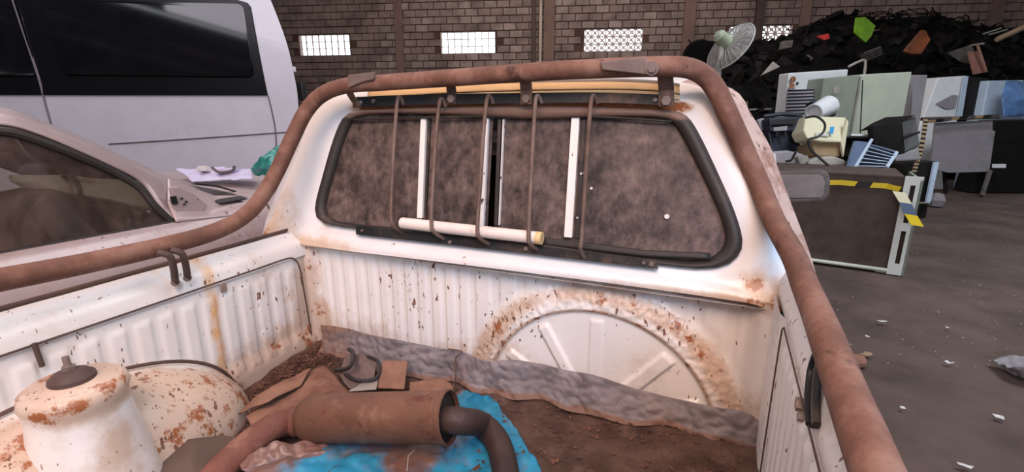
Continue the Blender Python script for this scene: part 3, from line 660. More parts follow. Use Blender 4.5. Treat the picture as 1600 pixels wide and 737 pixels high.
# ---- roll bar
rb = bpy.data.objects.new('roll_bar', None); COL.objects.link(rb); rb.parent = truck; rb.location = pY(840, 110, 1.17)-Vector(truck.location)
tube_pts = [(-260, 487, 'X', -1.195), (-120, 461, 'X', -1.195), (0, 437, 'X', -1.195), (130, 412, 'X', -1.198), (270, 381, 'X', -1.205), (345, 358, 'X', -1.212), (388, 332, 'X', -1.215), (415, 299, 'Y', 1.01),
  (435, 263, 'Y', 1.05), (457, 215, 'Y', 1.09), (478, 174, 'Y', 1.13), (503, 148, 'Y', 1.155), (540, 134, 'Y', 1.165), (600, 129, 'Y', 1.17), (700, 122, 'Y', 1.17), (840, 112, 'Y', 1.17), (960, 106, 'Y', 1.17), (1040, 104, 'Y', 1.165),
  (1078, 107, 'Y', 1.18), (1105, 122, 'Y', 1.20), (1122, 146, 'Y', 1.20), (1138, 180, 'Y', 1.20), (1157, 222, 'Y', 1.20), (1184, 283, 'Y', 1.19), (1209, 344, 'Y', 1.13), (1240, 400, 'Y', 1.02), (1258, 446, 'Y', 0.92), (1277, 491, 'Y', 0.81), (1296, 540, 'Y', 0.70), (1320, 606, 'X', 0.152), (1346, 674, 'X', 0.150), (1370, 737, 'X', 0.150), (1432, 890, 'X', 0.152)]
TP = [pX(x, y, v) if k == 'X' else pY(x, y, v) for x, y, k, v in tube_pts]
TS = crom(TP, 7)
MB().tube(TS, 0.0220, 24).build('tube', M['tube'], rb, sharp=80)
def plate(px, Y, th, m, name='plate', bevel=0.002):
    return MB().prism([pY(x, y, Y) for x, y in px], (0, th, 0)).build(name, M[m], rb, smooth=False, bevel=bevel)
plate([(543, 117), (586, 112), (583, 124), (566, 128), (544, 137)], 1.140, 0.006, 'plate', 'patch_plate')
plate([(938, 96), (1007, 89), (1012, 95), (1014, 117), (980, 113), (941, 109)], 1.140, 0.008, 'plate', 'patch_plate')
MB().disc(pY(1019, 107, 1.142), (0, 1, 0), 0.015, 0.010, 18).disc(pY(1019, 107, 1.136), (0, 1, 0), 0.009, 0.010, 6).build('bolt', M['plate'], rb)
for (x, w, y0, y1, n_) in ((545, 7, 136, 168, 0), (703, 8, 128, 163, 1), (820, 9, 120, 163, 1), (1039, 10, 116, 166, 1)):
    a = [pY(x, y0, 1.175), pC(x+2, (y0+y1)/2, 0.052), pC(x+2, y1, 0.038)]
    if n_ == 0: a = [pY(542, 138, 1.17), pC(548, 150, 0.06), pC(560, 168, 0.034)]
    hw = Vector((w*0.0017, 0, 0)); mb = MB()
    for i in range(2): mb.prism([a[i]-hw, a[i]+hw, a[i+1]+hw, a[i+1]-hw], (0, 0.005, 0))
    br = mb.build('bracket', M['clamp'], rb, smooth=False)
    if n_: MB().disc(pC(x+2, y1-9, 0.047), (0, 1, 0), 0.011, 0.008, 6).build('bolt', M['bolt'], rb)
    else: MB().disc(pC(562, 161, 0.046), (0, 1, 0), 0.008, 0.008, 6).build('bolt', M['bolt'], rb)
# left clamp straps over the tube
for (xa, ya, xm, ym, xb, yb) in ((247, 392, 265, 400, 274, 441), (268, 388, 284, 396, 293, 434)):
    A = pX(xa, ya, -1.205)+Vector((0.02, 0, 0.018)); P = [pX(xa-2, ya+2, -1.175), pX(xm, ym, -1.165), pX(lerp(xm, xb, .5)+2, lerp(ym, yb, .5), -1.178), pX(xb, yb, -1.196)]
    MB().tube(crom(P, 6), 0.0098, 10, flat=0.8).build('clamp_strap', M['clamp'], rb)
    MB().disc(pX(xb, yb, -1.192), (1, 0, 0), 0.009, 0.010, 6).build('bolt', M['bolt'], rb)
# right clamp
for dx in (0, 15):
    P = [pX(1280+dx*.5, 548, 0.140), pX(1270+dx*.6, 578, 0.138), pX(1266+dx*.6, 620, 0.134), pX(1268+dx*.5, 664, 0.131)]
    MB().tube(crom(P, 6), 0.0072, 10, flat=0.7).build('clamp_strap', M['bar'], rb)
MB().disc(pX(1252, 632, 0.132), (1, 0, 0), 0.010, 0.014, 6).disc(pX(1254, 651, 0.132), (1, 0, 0), 0.007, 0.012, 6).build('bolt', M['bolt'], rb)
# ---- door mirror
mp = [pY(x, y, 2.0) for x, y in ((1210, 268), (1283, 266), (1294, 272), (1297, 284), (1295, 306), (1287, 314), (1240, 317), (1205, 312))]
mi = MB().prism(mp, (0.01, 0.07, 0)).build('door_mirror', M['greyscrap'], truck, smooth=False, bevel=0.008)
MB().prism([pY(x, y, 1.992) for x, y in ((1214, 273), (1279, 272), (1286, 276), (1289, 284), (1287, 303), (1282, 308), (1240, 309), (1212, 306))], (0, 0.008, 0)).build('mirror_glass', M['mirror'], mi, smooth=False)
MB().box((0.20, 2.02, H-0.27), (0.12, 0.05, 0.04)).build('mirror_arm', M['black'], mi)

# ================================================================== LOAD IN THE BED
tp = MB().tube([pC(628, 348, 0.042), pC(845, 372, 0.042)], 0.0158, 24, cap=True)
pp = tp.build('plastic_pipe', M['pvc']); tag(pp, 'short dusty white plastic pipe held behind the rods of the window guard', 'pipe')
MB().tube([pC(838, 371.2, 0.042), pC(847, 372.2, 0.042)], 0.0163, 24).build('pipe_end', M['pvc_end'], pp)
# crumpled foil strip along the foot of the headboard
top_px = [(505, 507), (545, 512), (580, 522), (640, 533), (690, 543), (726, 549), (760, 563), (800, 561), (845, 567), (885, 577), (930, 585), (1000, 607), (1060, 622), (1115, 634), (1165, 642), (1192, 662)]
rt = [pY(x, y, 1.095+0.012*math.sin(i*1.7)) for i, (x, y) in enumerate(top_px)]
rt = crom(rt, 4)
rows = [rt, [Vector((p.x, p.y-0.012, lerp(p.z, ZFL(p.x), 0.45))) for p in rt], [Vector((p.x, p.y-0.022, ZFL(p.x)+0.014)) for p in rt], [Vector((p.x+.0, p.y-0.034-0.008*math.sin(i*0.9), ZFL(p.x)+0.002)) for i, p in enumerate(rt)]]
fo = MB()
def ff(u, v):
    p = polyline_at([polyline_at(r, u) for r in rows], v)
    q = p*15; k = 0.012*noise.noise(q)+0.011*abs(noise.noise(q*1.9+Vector((3, 1, 0))))+0.004*noise.noise(q*5)
    return p+Vector((0, -k-0.004, k*0.7))
fo.grid(ff, 260, 36, lambda u, v: 0.9*ss(0.72, 1.0, v)+0.5*ss(0.12, 0.0, u))
tag(fo.build('foil_strip', M['flash'], thick=0.0015, sharp=25), 'crumpled grey foil strip along the foot of the truck headboard', 'foil strip')
# exhaust
mA, mB_ = pZ(474, 653, H-0.700), pZ(702, 651, H-0.632); ax = (mB_-mA).normalized(); LN = (mB_-mA).length
muf = thing('exhaust_muffler', 'rusty cylindrical exhaust muffler with bent tailpipe lying on the blue plastic', 'muffler', (mA.x, mA.y, H-0.735))
MB().lathe(mA, ax, [(0.0005, -0.004), (0.03, -0.002), (0.044, 0.006), (0.053, 0.022), (0.055, 0.03), (0.055, LN-0.012), (0.0575, LN-0.010), (0.0575, LN), (0.054, LN+0.002), (0.053, LN-0.018), (0.0005, LN-0.020)], 48).build('shell', M['muffler'], muf, sharp=40)
MB().disc(mA+ax*(LN-0.010), ax, 0.0525, 0.004, 40).build('end_plate', M['black'], muf)
op = [mB_-ax*0.02+Vector((0, 0, -0.005)), mB_+ax*0.03+Vector((0, -0.004, -0.008)), pZ(752, 663, H-0.70), pZ(777, 690, H-0.715), pZ(790, 737, H-0.73), pZ(796, 800, H-0.74), pZ(800, 860, H-0.75)]
MB().tube(crom(op, 6), 0.0285, 20).build('tailpipe', M['darkpipe'], muf, sharp=80)
ip = [mA+ax*0.02+Vector((0, 0, -0.002)), mA-ax*0.03+Vector((0, -0.01, -0.004)), pZ(425, 668, H-0.70), pZ(385, 697, H-0.715), pZ(345, 735, H-0.73), pZ(300, 790, H-0.74)]
MB().tube(crom(ip, 6), [0.036]*6+[0.031]*25, 20).build('inlet_pipe', M['redpipe'], muf, sharp=80)
def bz(x, y, z): return pZ(x, y, max(z, ZF+0.008))
# blue plastic sheet
bt = MB()
rowsT = [[bz(717, 612, H-0.735), bz(740, 610, H-0.700), bz(768, 617, H-0.735), bz(782, 640, H-0.765)], [bz(640, 650, H-0.75), bz(715, 648, H-0.735), bz(770, 655, H-0.735), bz(808, 672, H-0.78)],
         [bz(450, 700, H-0.765), bz(560, 690, H-0.745), bz(720, 690, H-0.745), bz(828, 706, H-0.785)], [bz(390, 735, H-0.78), bz(520, 728, H-0.765), bz(690, 730, H-0.76), bz(850, 737, H-0.79)], [bz(330, 790, H-0.78), bz(500, 800, H-0.76), bz(690, 800, H-0.76), bz(880, 800, H-0.79)]]
loft(bt, rowsT, 110, 90, amp=0.012, sc=20, seed=3, wfn=lambda u, v: 0.8*math.exp(-((u-0.5)/0.16)**2-((v-0.62)/0.16)**2)+0.6*ss(0.25, 0.0, u))
tag(bt.build('plastic_sheet', M['tarp'], thick=0.001, sharp=25), 'crumpled bright blue plastic sheet spread under the muffler', 'sheet')
fm = MB()
loft(fm, [[pZ(372, 717, H-0.72), pZ(430, 690, H-0.70), pZ(500, 690, H-0.73)], [pZ(378, 737, H-0.73), pZ(450, 712, H-0.72), pZ(540, 703, H-0.74)], [pZ(410, 748, H-0.75), pZ(470, 722, H-0.745), pZ(560, 712, H-0.75)]], 50, 20, amp=0.012, sc=30, seed=9)
tag(fm.build('film_scrap', M['film'], thick=0.001, sharp=25), 'twisted strip of grimy clear film below the left end of the muffler', 'film')
sk = MB().tube([pZ(636, 735, H-0.70), pZ(638, 712, H-0.70), pZ(648, 702, H-0.70)], 0.0012, 6).build('straw', M['palescrap']); tag(sk, 'thin pale straw lying on the blue plastic below the muffler', 'straw')
# brown mat over the wheel arch
mm = MB(); loft(mm, [[pZ(190, 742, H-0.705), pZ(250, 697, H-0.70), pZ(300, 687, H-0.70), pZ(345, 680, H-0.72), pZ(372, 683, H-0.735)], [pZ(160, 790, H-0.72), pZ(250, 740, H-0.715), pZ(300, 730, H-0.72), pZ(345, 720, H-0.745), pZ(385, 715, H-0.765)], [pZ(150, 840, H-0.74), pZ(260, 800, H-0.74), pZ(320, 790, H-0.75), pZ(380, 780, H-0.77), pZ(420, 760, H-0.78)]], 60, 40, amp=0.004, sc=12)
tag(mm.build('rubber_mat', M['mat_'], thick=0.006), 'dark brown rubber mat lying over the foot of the wheel arch', 'mat')
def sheet(name, rows, m, label, cat, amp=0.005, sc=20, th=0.003, seed=1, group=None, nu=24, nv=16):
    mb = MB(); loft(mb, rows, nu, nv, amp=amp, sc=sc, seed=seed); o = mb.build(name, m, thick=th, sharp=40); tag(o, label, cat, group); return o
Zf = H-0.735
sheet('cardboard_piece', [[pZ(384, 652, Zf), pZ(440, 612, Zf+.02), pZ(492, 575, Zf+.035), pZ(508, 569, Zf+.03)], [pZ(395, 668, Zf), pZ(450, 640, Zf+.03), pZ(520, 605, Zf+.055), pZ(546, 612, Zf+.03)], [pZ(400, 690, Zf), pZ(460, 660, Zf+.01), pZ(530, 640, Zf), pZ(560, 640, Zf)]], M['card'], 'large folded piece of dusty cardboard behind the left end of the muffler', 'cardboard', 0.007, 14)
sheet('cardboard_piece', [[pZ(598, 562, Zf+.05), pZ(637, 564, Zf+.05)], [pZ(590, 606, Zf+.01), pZ(632, 608, Zf+.01)]], M['card'], 'small upright square of brown cardboard behind the muffler', 'cardboard', 0.003)
sheet('cardboard_piece', [[pZ(640, 598, Zf+.02), pZ(690, 590, Zf+.02), pZ(706, 600, Zf+.01)], [pZ(640, 625, Zf+.01), pZ(690, 620, Zf+.01), pZ(712, 618, Zf+.01)]], M['card'], 'flat tan cardboard offcut behind the right half of the muffler', 'cardboard', 0.004)
sheet('cardboard_piece', [[pZ(400, 620, Zf+.03), pZ(440, 596, Zf+.04), pZ(486, 573, Zf+.05)], [pZ(372, 645, Zf+.01), pZ(420, 628, Zf+.04), pZ(470, 600, Zf+.05)]], M['card'], 'torn strip of dusty cardboard by the left wall of the bed', 'cardboard', 0.006)
sheet('paper_slip', [[pZ(578, 590, Zf+.02), pZ(592, 588, Zf+.02)], [pZ(544, 612, Zf+.02), pZ(588, 608, Zf+.02)]], M['palescrap'], 'pale paper triangle beside the small square of cardboard', 'paper', 0.002)
sheet('rag', [[pZ(545, 552, Zf+.04), pZ(590, 556, Zf+.05)], [pZ(530, 585, Zf+.02), pZ(585, 590, Zf+.03)], [pZ(548, 608, Zf+.01), pZ(580, 600, Zf+.01)]], M['rag'], 'dirty grey brown rag in the front left corner of the bed', 'rag', 0.014, 24, seed=5)
hs = MB().tube(crom([pZ(525, 578, Zf+.03), pZ(546, 573, Zf+.06), pZ(552, 552, Zf+.06), pZ(545, 545, Zf+.06)], 6), 0.006, 8).build('rubber_strap', M['rubber']); tag(hs, 'short black rubber strap sticking up from the rag', 'strap')
hs = MB().tube(crom([pZ(540, 585, Zf+.03), pZ(560, 594, Zf+.03), pZ(588, 590, Zf+.03), pZ(592, 566, Zf+.05), pZ(575, 556, Zf+.05)], 6), 0.005, 8).build('rubber_strap', M['rubber']); tag(hs, 'curved black rubber strap looped round the edge of the rag', 'strap')
wr = MB().tube(crom([pZ(708, 606, Zf+.02), pY(712, 585, 1.05), pY(712, 560, 1.07), pY(722, 549, 1.08), pY(700, 545, 1.085)], 6), 0.0022, 6).build('rusty_wire', M['rod']); tag(wr, 'bent rusty wire rising against the foil strip', 'wire')
# debris
db = MB()
for k in range(2600):
    if random.random() < 0.55:
        x = XL+0.02+abs(random.gauss(0, 0.06)); y = random.uniform(0.74, 1.12)
    else: x = random.uniform(XL+0.02, XR); y = random.uniform(0.55, 1.1)
    z = bedf((x-XL+0.02)/(XR-XL+.05), (y+0.75)/1.91)[2]+0.003+random.random()*0.004; s = random.uniform(0.002, 0.008)
    a = random.uniform(0, 6.28); d = Vector((math.cos(a), math.sin(a), random.uniform(-.3, .3)))*s; e = Vector((-d.y, d.x, random.uniform(-.5, .5)*s))*0.5; c = Vector((x, y, z))
    db.add([c-d, c-e, c+d, c+e+Vector((0, 0, 0.001))], [(0, 1, 2, 3)])
tag(db.build('leaf_litter', M['debris'], smooth=False, thick=0.0008), 'brown leaf litter and grit scattered over the truck bed', 'litter', kind='stuff')

# ================================================================== SILVER CAR
XC = -1.95
car = thing('silver_car', 'dusty silver car without door mirror parked between the pickup and the van', 'car', (-2.75, 1.2, 0.0))
outer = [(-260, 158), (-120, 158), (0, 168), (60, 189), (130, 217), (200, 249), (260, 277), (300, 292), (325, 305)]
inner = [(-260, 196), (-120, 193), (0, 195), (50, 206), (110, 230), (180, 262), (222, 286), (246, 318), (275, 345)]
mid = [(a[0]*0.5+b[0]*0.5+2, a[1]*0.5+b[1]*0.5-1) for a, b in zip(outer, inner)]
P1 = crom([pX(x, y, XC-0.26) for x, y in outer[:7]] + [pX(300, 292, XC-0.22), pX(325, 305, XC-0.14)], 5)
P2 = crom([pX(x, y, XC-0.13) for x, y in mid], 5); P3 = crom([pX(x, y, XC-0.10) for x, y in inner[:7]]+[pX(246, 318, XC-0.06), pX(275, 345, XC-0.02)], 5)
mb = MB(); loft(mb, [P1, P2, P3], 80, 10); mb.build('roof_rail', M['car'], car, thick=0.01, sharp=80)
# roof and far pillar
P1b = [Vector((2*(-2.75)-p.x, p.y, p.z)) for p in P1]
mb = MB(); cut_ = [p for p in P1 if p.y < 0.95]; cutb = [Vector((-5.5-p.x, p.y, p.z)) for p in cut_]
loft(mb, [cut_, [Vector((-2.75, p.y, p.z+0.035)) for p in cut_], cutb], 30, 12); mb.build('roof', M['car'], car, thick=0.008)
wsl = [p for p in P1 if p.y >= 0.93]; wslb = [Vector((-5.5-p.x, p.y, p.z)) for p in wsl]
mb = MB(); loft(mb, [wsl, [Vector((-2.75, p.y+0.05, p.z+0.01)) for p in wsl], wslb], 24, 12); mb.build('windscreen', M['windshield'], car)
loft(MB(), [P1b, [p+Vector((-.1, 0, -.05)) for p in P1b]], 60, 4)
mb = MB(); loft(mb, [P1b, [p+Vector((-.06, 0, -.06)) for p in P1b]], 60, 4); mb.build('roof_rail', M['car'], car, thick=0.01)
# belt line and door skin
belt = [(-260, 442), (-120, 417), (0, 395), (140, 369), (275, 346), (300, 336), (340, 320), (400, 300)]
BP = [pX(x, y, XC) for x, y in belt[:5]]
yb0, yb1 = BP[0].y, BP[4].y; zb0, zb1 = BP[0].z, BP[4].z
def beltz(y): return lerp(zb0, zb1, (y-yb0)/(yb1-yb0)) if y < yb1 else zb1+0.02*ss(yb1, yb1+0.3, y)-0.10*ss(1.6, 3.0, y)
prof = [(0.03, 0.0), (0.0, -0.004), (-0.03, -0.05), (-0.055, -0.12), (-0.062, -0.16), (-0.05, -0.22), (-0.06, -0.35), (-0.03, -0.55), (0.05, -0.66)]
def door(u, v):
    y = lerp(-2.2, 2.7, u); p = polyline_at([Vector((a, 0, b)) for a, b in prof], v)
    nose = ss(2.2, 2.7, y); return Vector((XC-p.x-0.25*nose, y, beltz(y)+p.z*(1.0)))
mb = MB(); mb.grid(lambda u, v: door(u, v), 120, 40); mb.build('door_skin', M['car'], car, sharp=80)
mb = MB(); mb.grid(lambda u, v: Vector((-5.5-door(u, v).x, door(u, v).y, door(u, v).z)), 60, 20); mb.build('door_skin', M['car'], car, sharp=80)
# door gap between front door and wing
mb = MB().tube([door((1.60+2.2)/4.9, v/14)+Vector((0.004, 0.12*(v/14)**2, 0)) for v in range(0, 12)], 0.004, 6); mb.build('door_gap', M['seam'], car)
# triangular mirror base
mbp = [(262, 292), (276, 291), (300, 302), (322, 320), (310, 334), (280, 343), (270, 326)]
mo = MB().prism([pX(x, y, XC-0.035) for x, y in mbp], (0.012, 0, 0)).build('mirror_base', M['car'], car, smooth=False, bevel=0.004)
MB().prism([pX(x, y, XC-0.020) for x, y in ((265, 307), (274, 306), (277, 318), (268, 319))], (0.006, 0, 0)).build('mirror_hole', M['black'], mo, smooth=False)
for q in ((284, 310), (288, 319), (291, 315)): MB().disc(pX(*q, XC-0.018), (1, 0, 0), 0.004, 0.006, 10).build('screw_hole', M['black'], mo)
# filler of wing between pillar foot and bonnet
mb = MB(); loft(mb, [[pX(262, 278, XC-0.16), pX(300, 293, XC-0.16), pX(335, 306, XC-0.14), pX(380, 306, XC-0.10), pX(440, 305, XC-0.10)], [pX(262, 318, XC-0.05), pX(300, 326, XC-0.04), pX(350, 326, XC-.04), pX(400, 322, XC-.04), pX(450, 318, XC-0.04)], [pX(275, 347, XC), pX(310, 343, XC+.01), pX(350, 338, XC+.02), pX(400, 332, XC+.02), pX(460, 322, XC+0.02)]], 40, 14)
mb.build('wing', M['car'], car, thick=0.006, sharp=80)
# bonnet and scuttle
def bon(u, v):
    y = lerp(1.52, 2.72, u); x = lerp(XC-0.03, -5.5-XC+0.03, v); c = 1-abs(2*v-1)**3
    nose = ss(2.2, 2.72, y); return (x+(0.25*nose if v < 0.5 else -0.25*nose)*-1*(0.5-abs(v-0.5))*0, y, beltz(1.5)+0.0+0.045*c-0.16*nose-0.05*ss(1.5, 3.4, y))
mb = MB(); mb.grid(bon, 40, 30); mb.build('bonnet', M['car'], car)
mb = MB(); mb.grid(lambda u, v: (lerp(XC-0.05, -5.5-XC+0.05, u), lerp(1.42, 1.56, v), beltz(1.5)+0.010+0.04*(1-abs(2*u-1)**3)), 30, 4); mb.build('cowl', M['rubber'], car)
mb = MB().tube([pX(308, 287, XC-0.2), pX(340, 291, XC-0.2), pX(368, 299, XC-0.2)], 0.008, 8, flat=0.5); mb.build('wiper', M['black'], car)
mb = MB(); mb.prism([(-3.5, -2.2, 0.2), (-2.0, -2.2, 0.2), (-2.0, 2.6, 0.2), (-3.5, 2.6, 0.2)], (0, 0, 0.1)); mb.build('underbody', M['black'], car)
for wx in (-2.02, -3.48):
    for wy in (-1.2, 2.15):
        w_ = MB().lathe((wx-0.09, wy, 0.3), (1, 0, 0), [(0.17, 0), (0.28, 0.0), (0.30, 0.03), (0.30, 0.15), (0.28, 0.18), (0.17, 0.18)], 36).build('wheel', M['tyre'], car)
        MB().lathe((wx-0.06, wy, 0.3), (1, 0, 0), [(0.001, 0.0), (0.172, 0.0), (0.172, 0.12), (0.001, 0.12)], 24).build('rim', M['greyscrap'], w_)
# side glass and rubber
gp = [pX(x, y, XC-0.10) for x, y in ((-260, 196), (0, 197), (50, 208), (110, 232), (180, 264), (222, 289))]+[pX(246, 320, XC-0.06), pX(273, 345, XC-0.03), pX(0, 396, XC-0.03), pX(-260, 444, XC-0.03)]
mb = MB(); up = crom(gp[:8], 4); lo_ = [pX(x, y, XC-0.03) for x, y in ((-260, 444), (0, 397), (275, 347))]
loft(mb, [up, lo_], 60, 20); mb.build('side_window', M['carglass'], car)
def seal(px, w, X): 
    a = [pX(x, y, XX) for (x, y), XX in zip(px, X)]; return MB().tube(crom(a, 5), w, 8).build('window_seal', M['rubber'], car)
seal([(-260, 205), (-120, 204), (0, 205), (50, 217), (110, 239), (175, 268), (218, 293), (240, 320), (268, 346)], 0.014, [XC-.09]*6+[XC-.07, XC-.05, XC-.03])
seal([(-260, 442), (0, 395), (275, 346)], 0.006, [XC-.015]*3)
# interior
db_ = pX(60, 280, -2.5)
dsh = MB(); loft(dsh, [[pX(14, 276, -2.45), pX(80, 274, -2.5), pX(150, 280, -2.5), pX(230, 284, -2.5)], [pX(18, 284, -2.4), pX(80, 286, -2.42), pX(150, 292, -2.42), pX(235, 305, -2.4)], [pX(35, 292, -2.42), pX(80, 296, -2.4), pX(160, 312, -2.35), pX(240, 330, -2.3)]], 40, 14, amp=0.004, sc=9)
dsh.build('dashboard_glare', M['dash'], car, thick=0.01)  # pale shape carries the painted light streak behind the side glass
MB().box((-2.75, 1.40, 0.80), (1.3, 0.12, 0.32)).build('bulkhead', M['seat'], car, bevel=0.03)
for sx in (-2.38, -3.12):
    MB().box((sx, 0.15, 0.62), (0.5, 0.5, 0.2)).box((sx, -0.15, 0.92), (0.48, 0.15, 0.6)).build('seat', M['seat'], car, bevel=0.04)
MB().lathe(pX(75, 340, -2.45), Vector((0, -0.8, 0.5)), [(0.165, 0), (0.178, 0.01), (0.19, 0), (0.178, -0.01), (0.165, 0)], 40).build('steering_wheel', M['tvblack'], car)
# things on the bonnet
ho = [pX(x, y, -2.9) for x, y in ((275, 262), (330, 264), (385, 266), (425, 272))]
def yon(x, y, d): return pD(x, y, d)
sheet('lilac_cloth', [[yon(272, 265, 2.62), yon(330, 262, 2.62), yon(392, 264, 2.62)], [yon(290, 273, 2.52), yon(340, 275, 2.52), yon(395, 273, 2.52)], [yon(300, 283, 2.42), yon(345, 281, 2.42), yon(395, 277, 2.42)]], M['lilac'], 'pale lilac cloth folded on the silver car bonnet below the van', 'cloth', 0.012, 14, th=0.004, nu=40, nv=20)
b_ = MB().prism([yon(x, y, 2.52) for x, y in ((307, 259), (322, 259), (322, 267), (307, 267))], CF*0.05).build('small_box', M['paper'], smooth=False, bevel=0.003); tag(b_, 'small white box on the lilac cloth', 'box')
ft = thing('clear_food_tub', 'clear plastic tub with grey rim lying on the lilac cloth', 'tub', yon(348, 268, 2.52))
MB().prism([yon(x, y, 2.52) for x, y in ((333, 263), (365, 262), (362, 268), (337, 269))], CF*0.10).build('tub_body', M['lilac'], ft, smooth=False, bevel=0.004)
MB().tube(crom([yon(x, y, 2.51) for x, y in ((331, 261), (340, 268), (352, 269), (364, 266), (366, 259))], 4), 0.007, 8).build('rim', M['greyscrap'], ft)
bg = MB(); loft(bg, [[yon(428, 231, 2.6), yon(447, 228, 2.6), yon(470, 232, 2.6)], [yon(405, 248, 2.5), yon(435, 245, 2.42), yon(470, 248, 2.5)], [yon(391, 262, 2.5), yon(430, 264, 2.38), yon(470, 266, 2.5)], [yon(398, 274, 2.5), yon(430, 276, 2.45), yon(470, 276, 2.5)]], 50, 40, amp=0.02, sc=18, seed=2)
tag(bg.build('plastic_bag', M['teal'], thick=0.002, sharp=30), 'crumpled teal plastic bag on the silver car bonnet behind the roll bar', 'bag')

# ================================================================== WHITE VAN
van = thing('white_van', 'white van with black tinted side windows parked behind the silver car', 'van', pD(200, 400, 5.2)*1.0)
van.location = (van.location.x, van.location.y, 0)
def vd(y): return 4.2+0.09*ss(170, -40, y)
def pV(x, y, off=0.0): return pD(x, y, vd(y)-off)
edge = [(380, -110), (398, -60), (412, -20), (423, 0), (448, 67), (460, 120), (465, 150), (467, 200), (467, 300), (465, 420)]
yr = [-110, -60, -20, 0, 67, 120, 150, 200, 300, 420]
_r = ray(420, 172); back = Vector((_r.x, _r.y, 0)).normalized()*1.9
mb = MB(); E = crom([pV(x, y) for x, y in edge], 4); Lf = crom([pV(-420, y) for _, y in edge], 4)
mb.grid(lambda u, v: polyline_at([polyline_at(Lf, v), polyline_at(E, v)], u), 60, 50)
mb.grid(lambda u, v: polyline_at(E, v)+back*u, 24, 50)
mb.grid(lambda u, v: polyline_at([Lf[0], E[0]], v)+back*u, 10, 10)
mb.build('body', M['van'], van, sharp=60)
# windows: surround and glass
sur = [(-420, -14), (300, -14), (352, -6), (386, 4), (391, 10), (402, 70), (418, 149), (-420, 147)]
MB().prism([pV(x, y, 0.012) for x, y in sur], fh*0.016).build('window_surround', M['vantrim'], van, smooth=False, bevel=0.003)
def rrect(q, r=12):
    out = []
    n = len(q)
    for i in range(n):
        a, b, c = Vector(q[i-1]), Vector(q[i]), Vector(q[(i+1) % n]); u = (a-b).normalized(); w = (c-b).normalized()
        for t in (0, .25, .5, .75, 1): out.append(tuple((b+u*r*(1-t))*(1-t)+(b+w*r*t)*t if False else b+u*r*(1-t)**2+w*r*t**2))
    return out
g1 = rrect([(62, 0), (380, 6), (396, 120), (98, 116)]); MB().prism([pV(x, y, 0.018) for x, y in g1], fh*0.006).build('side_window', M['vanglass'], van, smooth=False)
g2 = rrect([(-360, -8), (28, 0), (58, 118), (-360, 116)]); MB().prism([pV(x, y, 0.018) for x, y in g2], fh*0.006).build('side_window', M['vanglass'], van, smooth=False)
MB().tube(crom([pV(x, y, 0.004 if y > 150 else .016) for x, y in ((20, 0), (40, 60), (60, 120), (72, 165), (80, 195), (86, 240))], 6), 0.009, 8, flat=.4).build('door_gap', M['vanseam'], van)
MB().tube(crom([pV(x, y, 0.002) for x, y in ((170, 225), (250, 220), (340, 214), (440, 207), (466, 205))], 6), 0.0055, 8).build('body_crease', M['vanseam'], van)
MB().tube(crom([pV(x, y, 0.002) for x, y in ((419, 150), (424, 170), (430, 200), (432, 230))], 6), 0.006, 8).build('door_gap', M['vanseam'], van)
MB().box(pD(472, 143, 4.3), (0.06, 0.05, 0.16)).build('door_hinge', M['black'], van, bevel=0.01)
MB().box(pD(458, 108, 4.25), (0.02, 0.05, 0.05)).build('hinge_cap', M['chrome'], van, bevel=0.005)
vr = Matrix((CR, fh, ZZ)).transposed()
for xx in (-300, 330):
    c = pD(xx, 400, 4.4); c.z = 0.36; w_ = MB().lathe(c, fh, [(0.19, 0), (0.33, 0.0), (0.36, 0.03), (0.36, 0.18), (0.33, 0.21), (0.19, 0.21)], 36).build('wheel', M['tyre'], van)
    MB().lathe(c+fh*0.03, fh, [(0.001, 0.0), (0.195, 0.0), (0.195, 0.15), (0.001, 0.15)], 24).build('rim', M['greyscrap'], w_)

# ================================================================== SCRAP HEAP
def heap_h(x_px):                                      # skyline of the heap in pixels
    K = [(1020, 112), (1060, 102), (1085, 80), (1110, 76), (1145, 64), (1170, 58), (1210, 58), (1238, 50), (1255, 34), (1275, 26), (1310, 20), (1335, 16), (1350, 30), (1390, 24), (1430, 18), (1465, 20), (1490, 28), (1510, 34), (1545, 38), (1600, 42), (1700, 40)]
    for (a, ya), (b, yb) in zip(K, K[1:]):
        if a <= x_px <= b: return lerp(ya, yb, (x_px-a)/(b-a))
    return 110
hp = MB()
def heap(u, v):
    x = lerp(1015, 1700, u); yt = heap_h(x)+6
    base = pD(x, 262, 10.3); base.z = 0.0; crest = pD(x, yt, 12.2)
    p = base.lerp(crest, v)
    if v > 0.0: p = p + Vector((0, 0, 0.35*math.sin(math.pi*v))) - CF*0.3*math.sin(math.pi*v)
    p += Vector((noise.noise(p*1.3), noise.noise(p*1.7+Vector((4, 0, 0))), noise.noise(p*2.1)))*0.16*min(1, 3*v)*(1 if v < 0.97 else 0.4)
    return p
hp.grid(heap, 120, 60)
hb = hp.build('scrap_heap', M['dark1'], sharp=10)
tag(hb, 'tall heap of black electronic scrap piled against the block wall', 'scrap heap', kind='stuff')
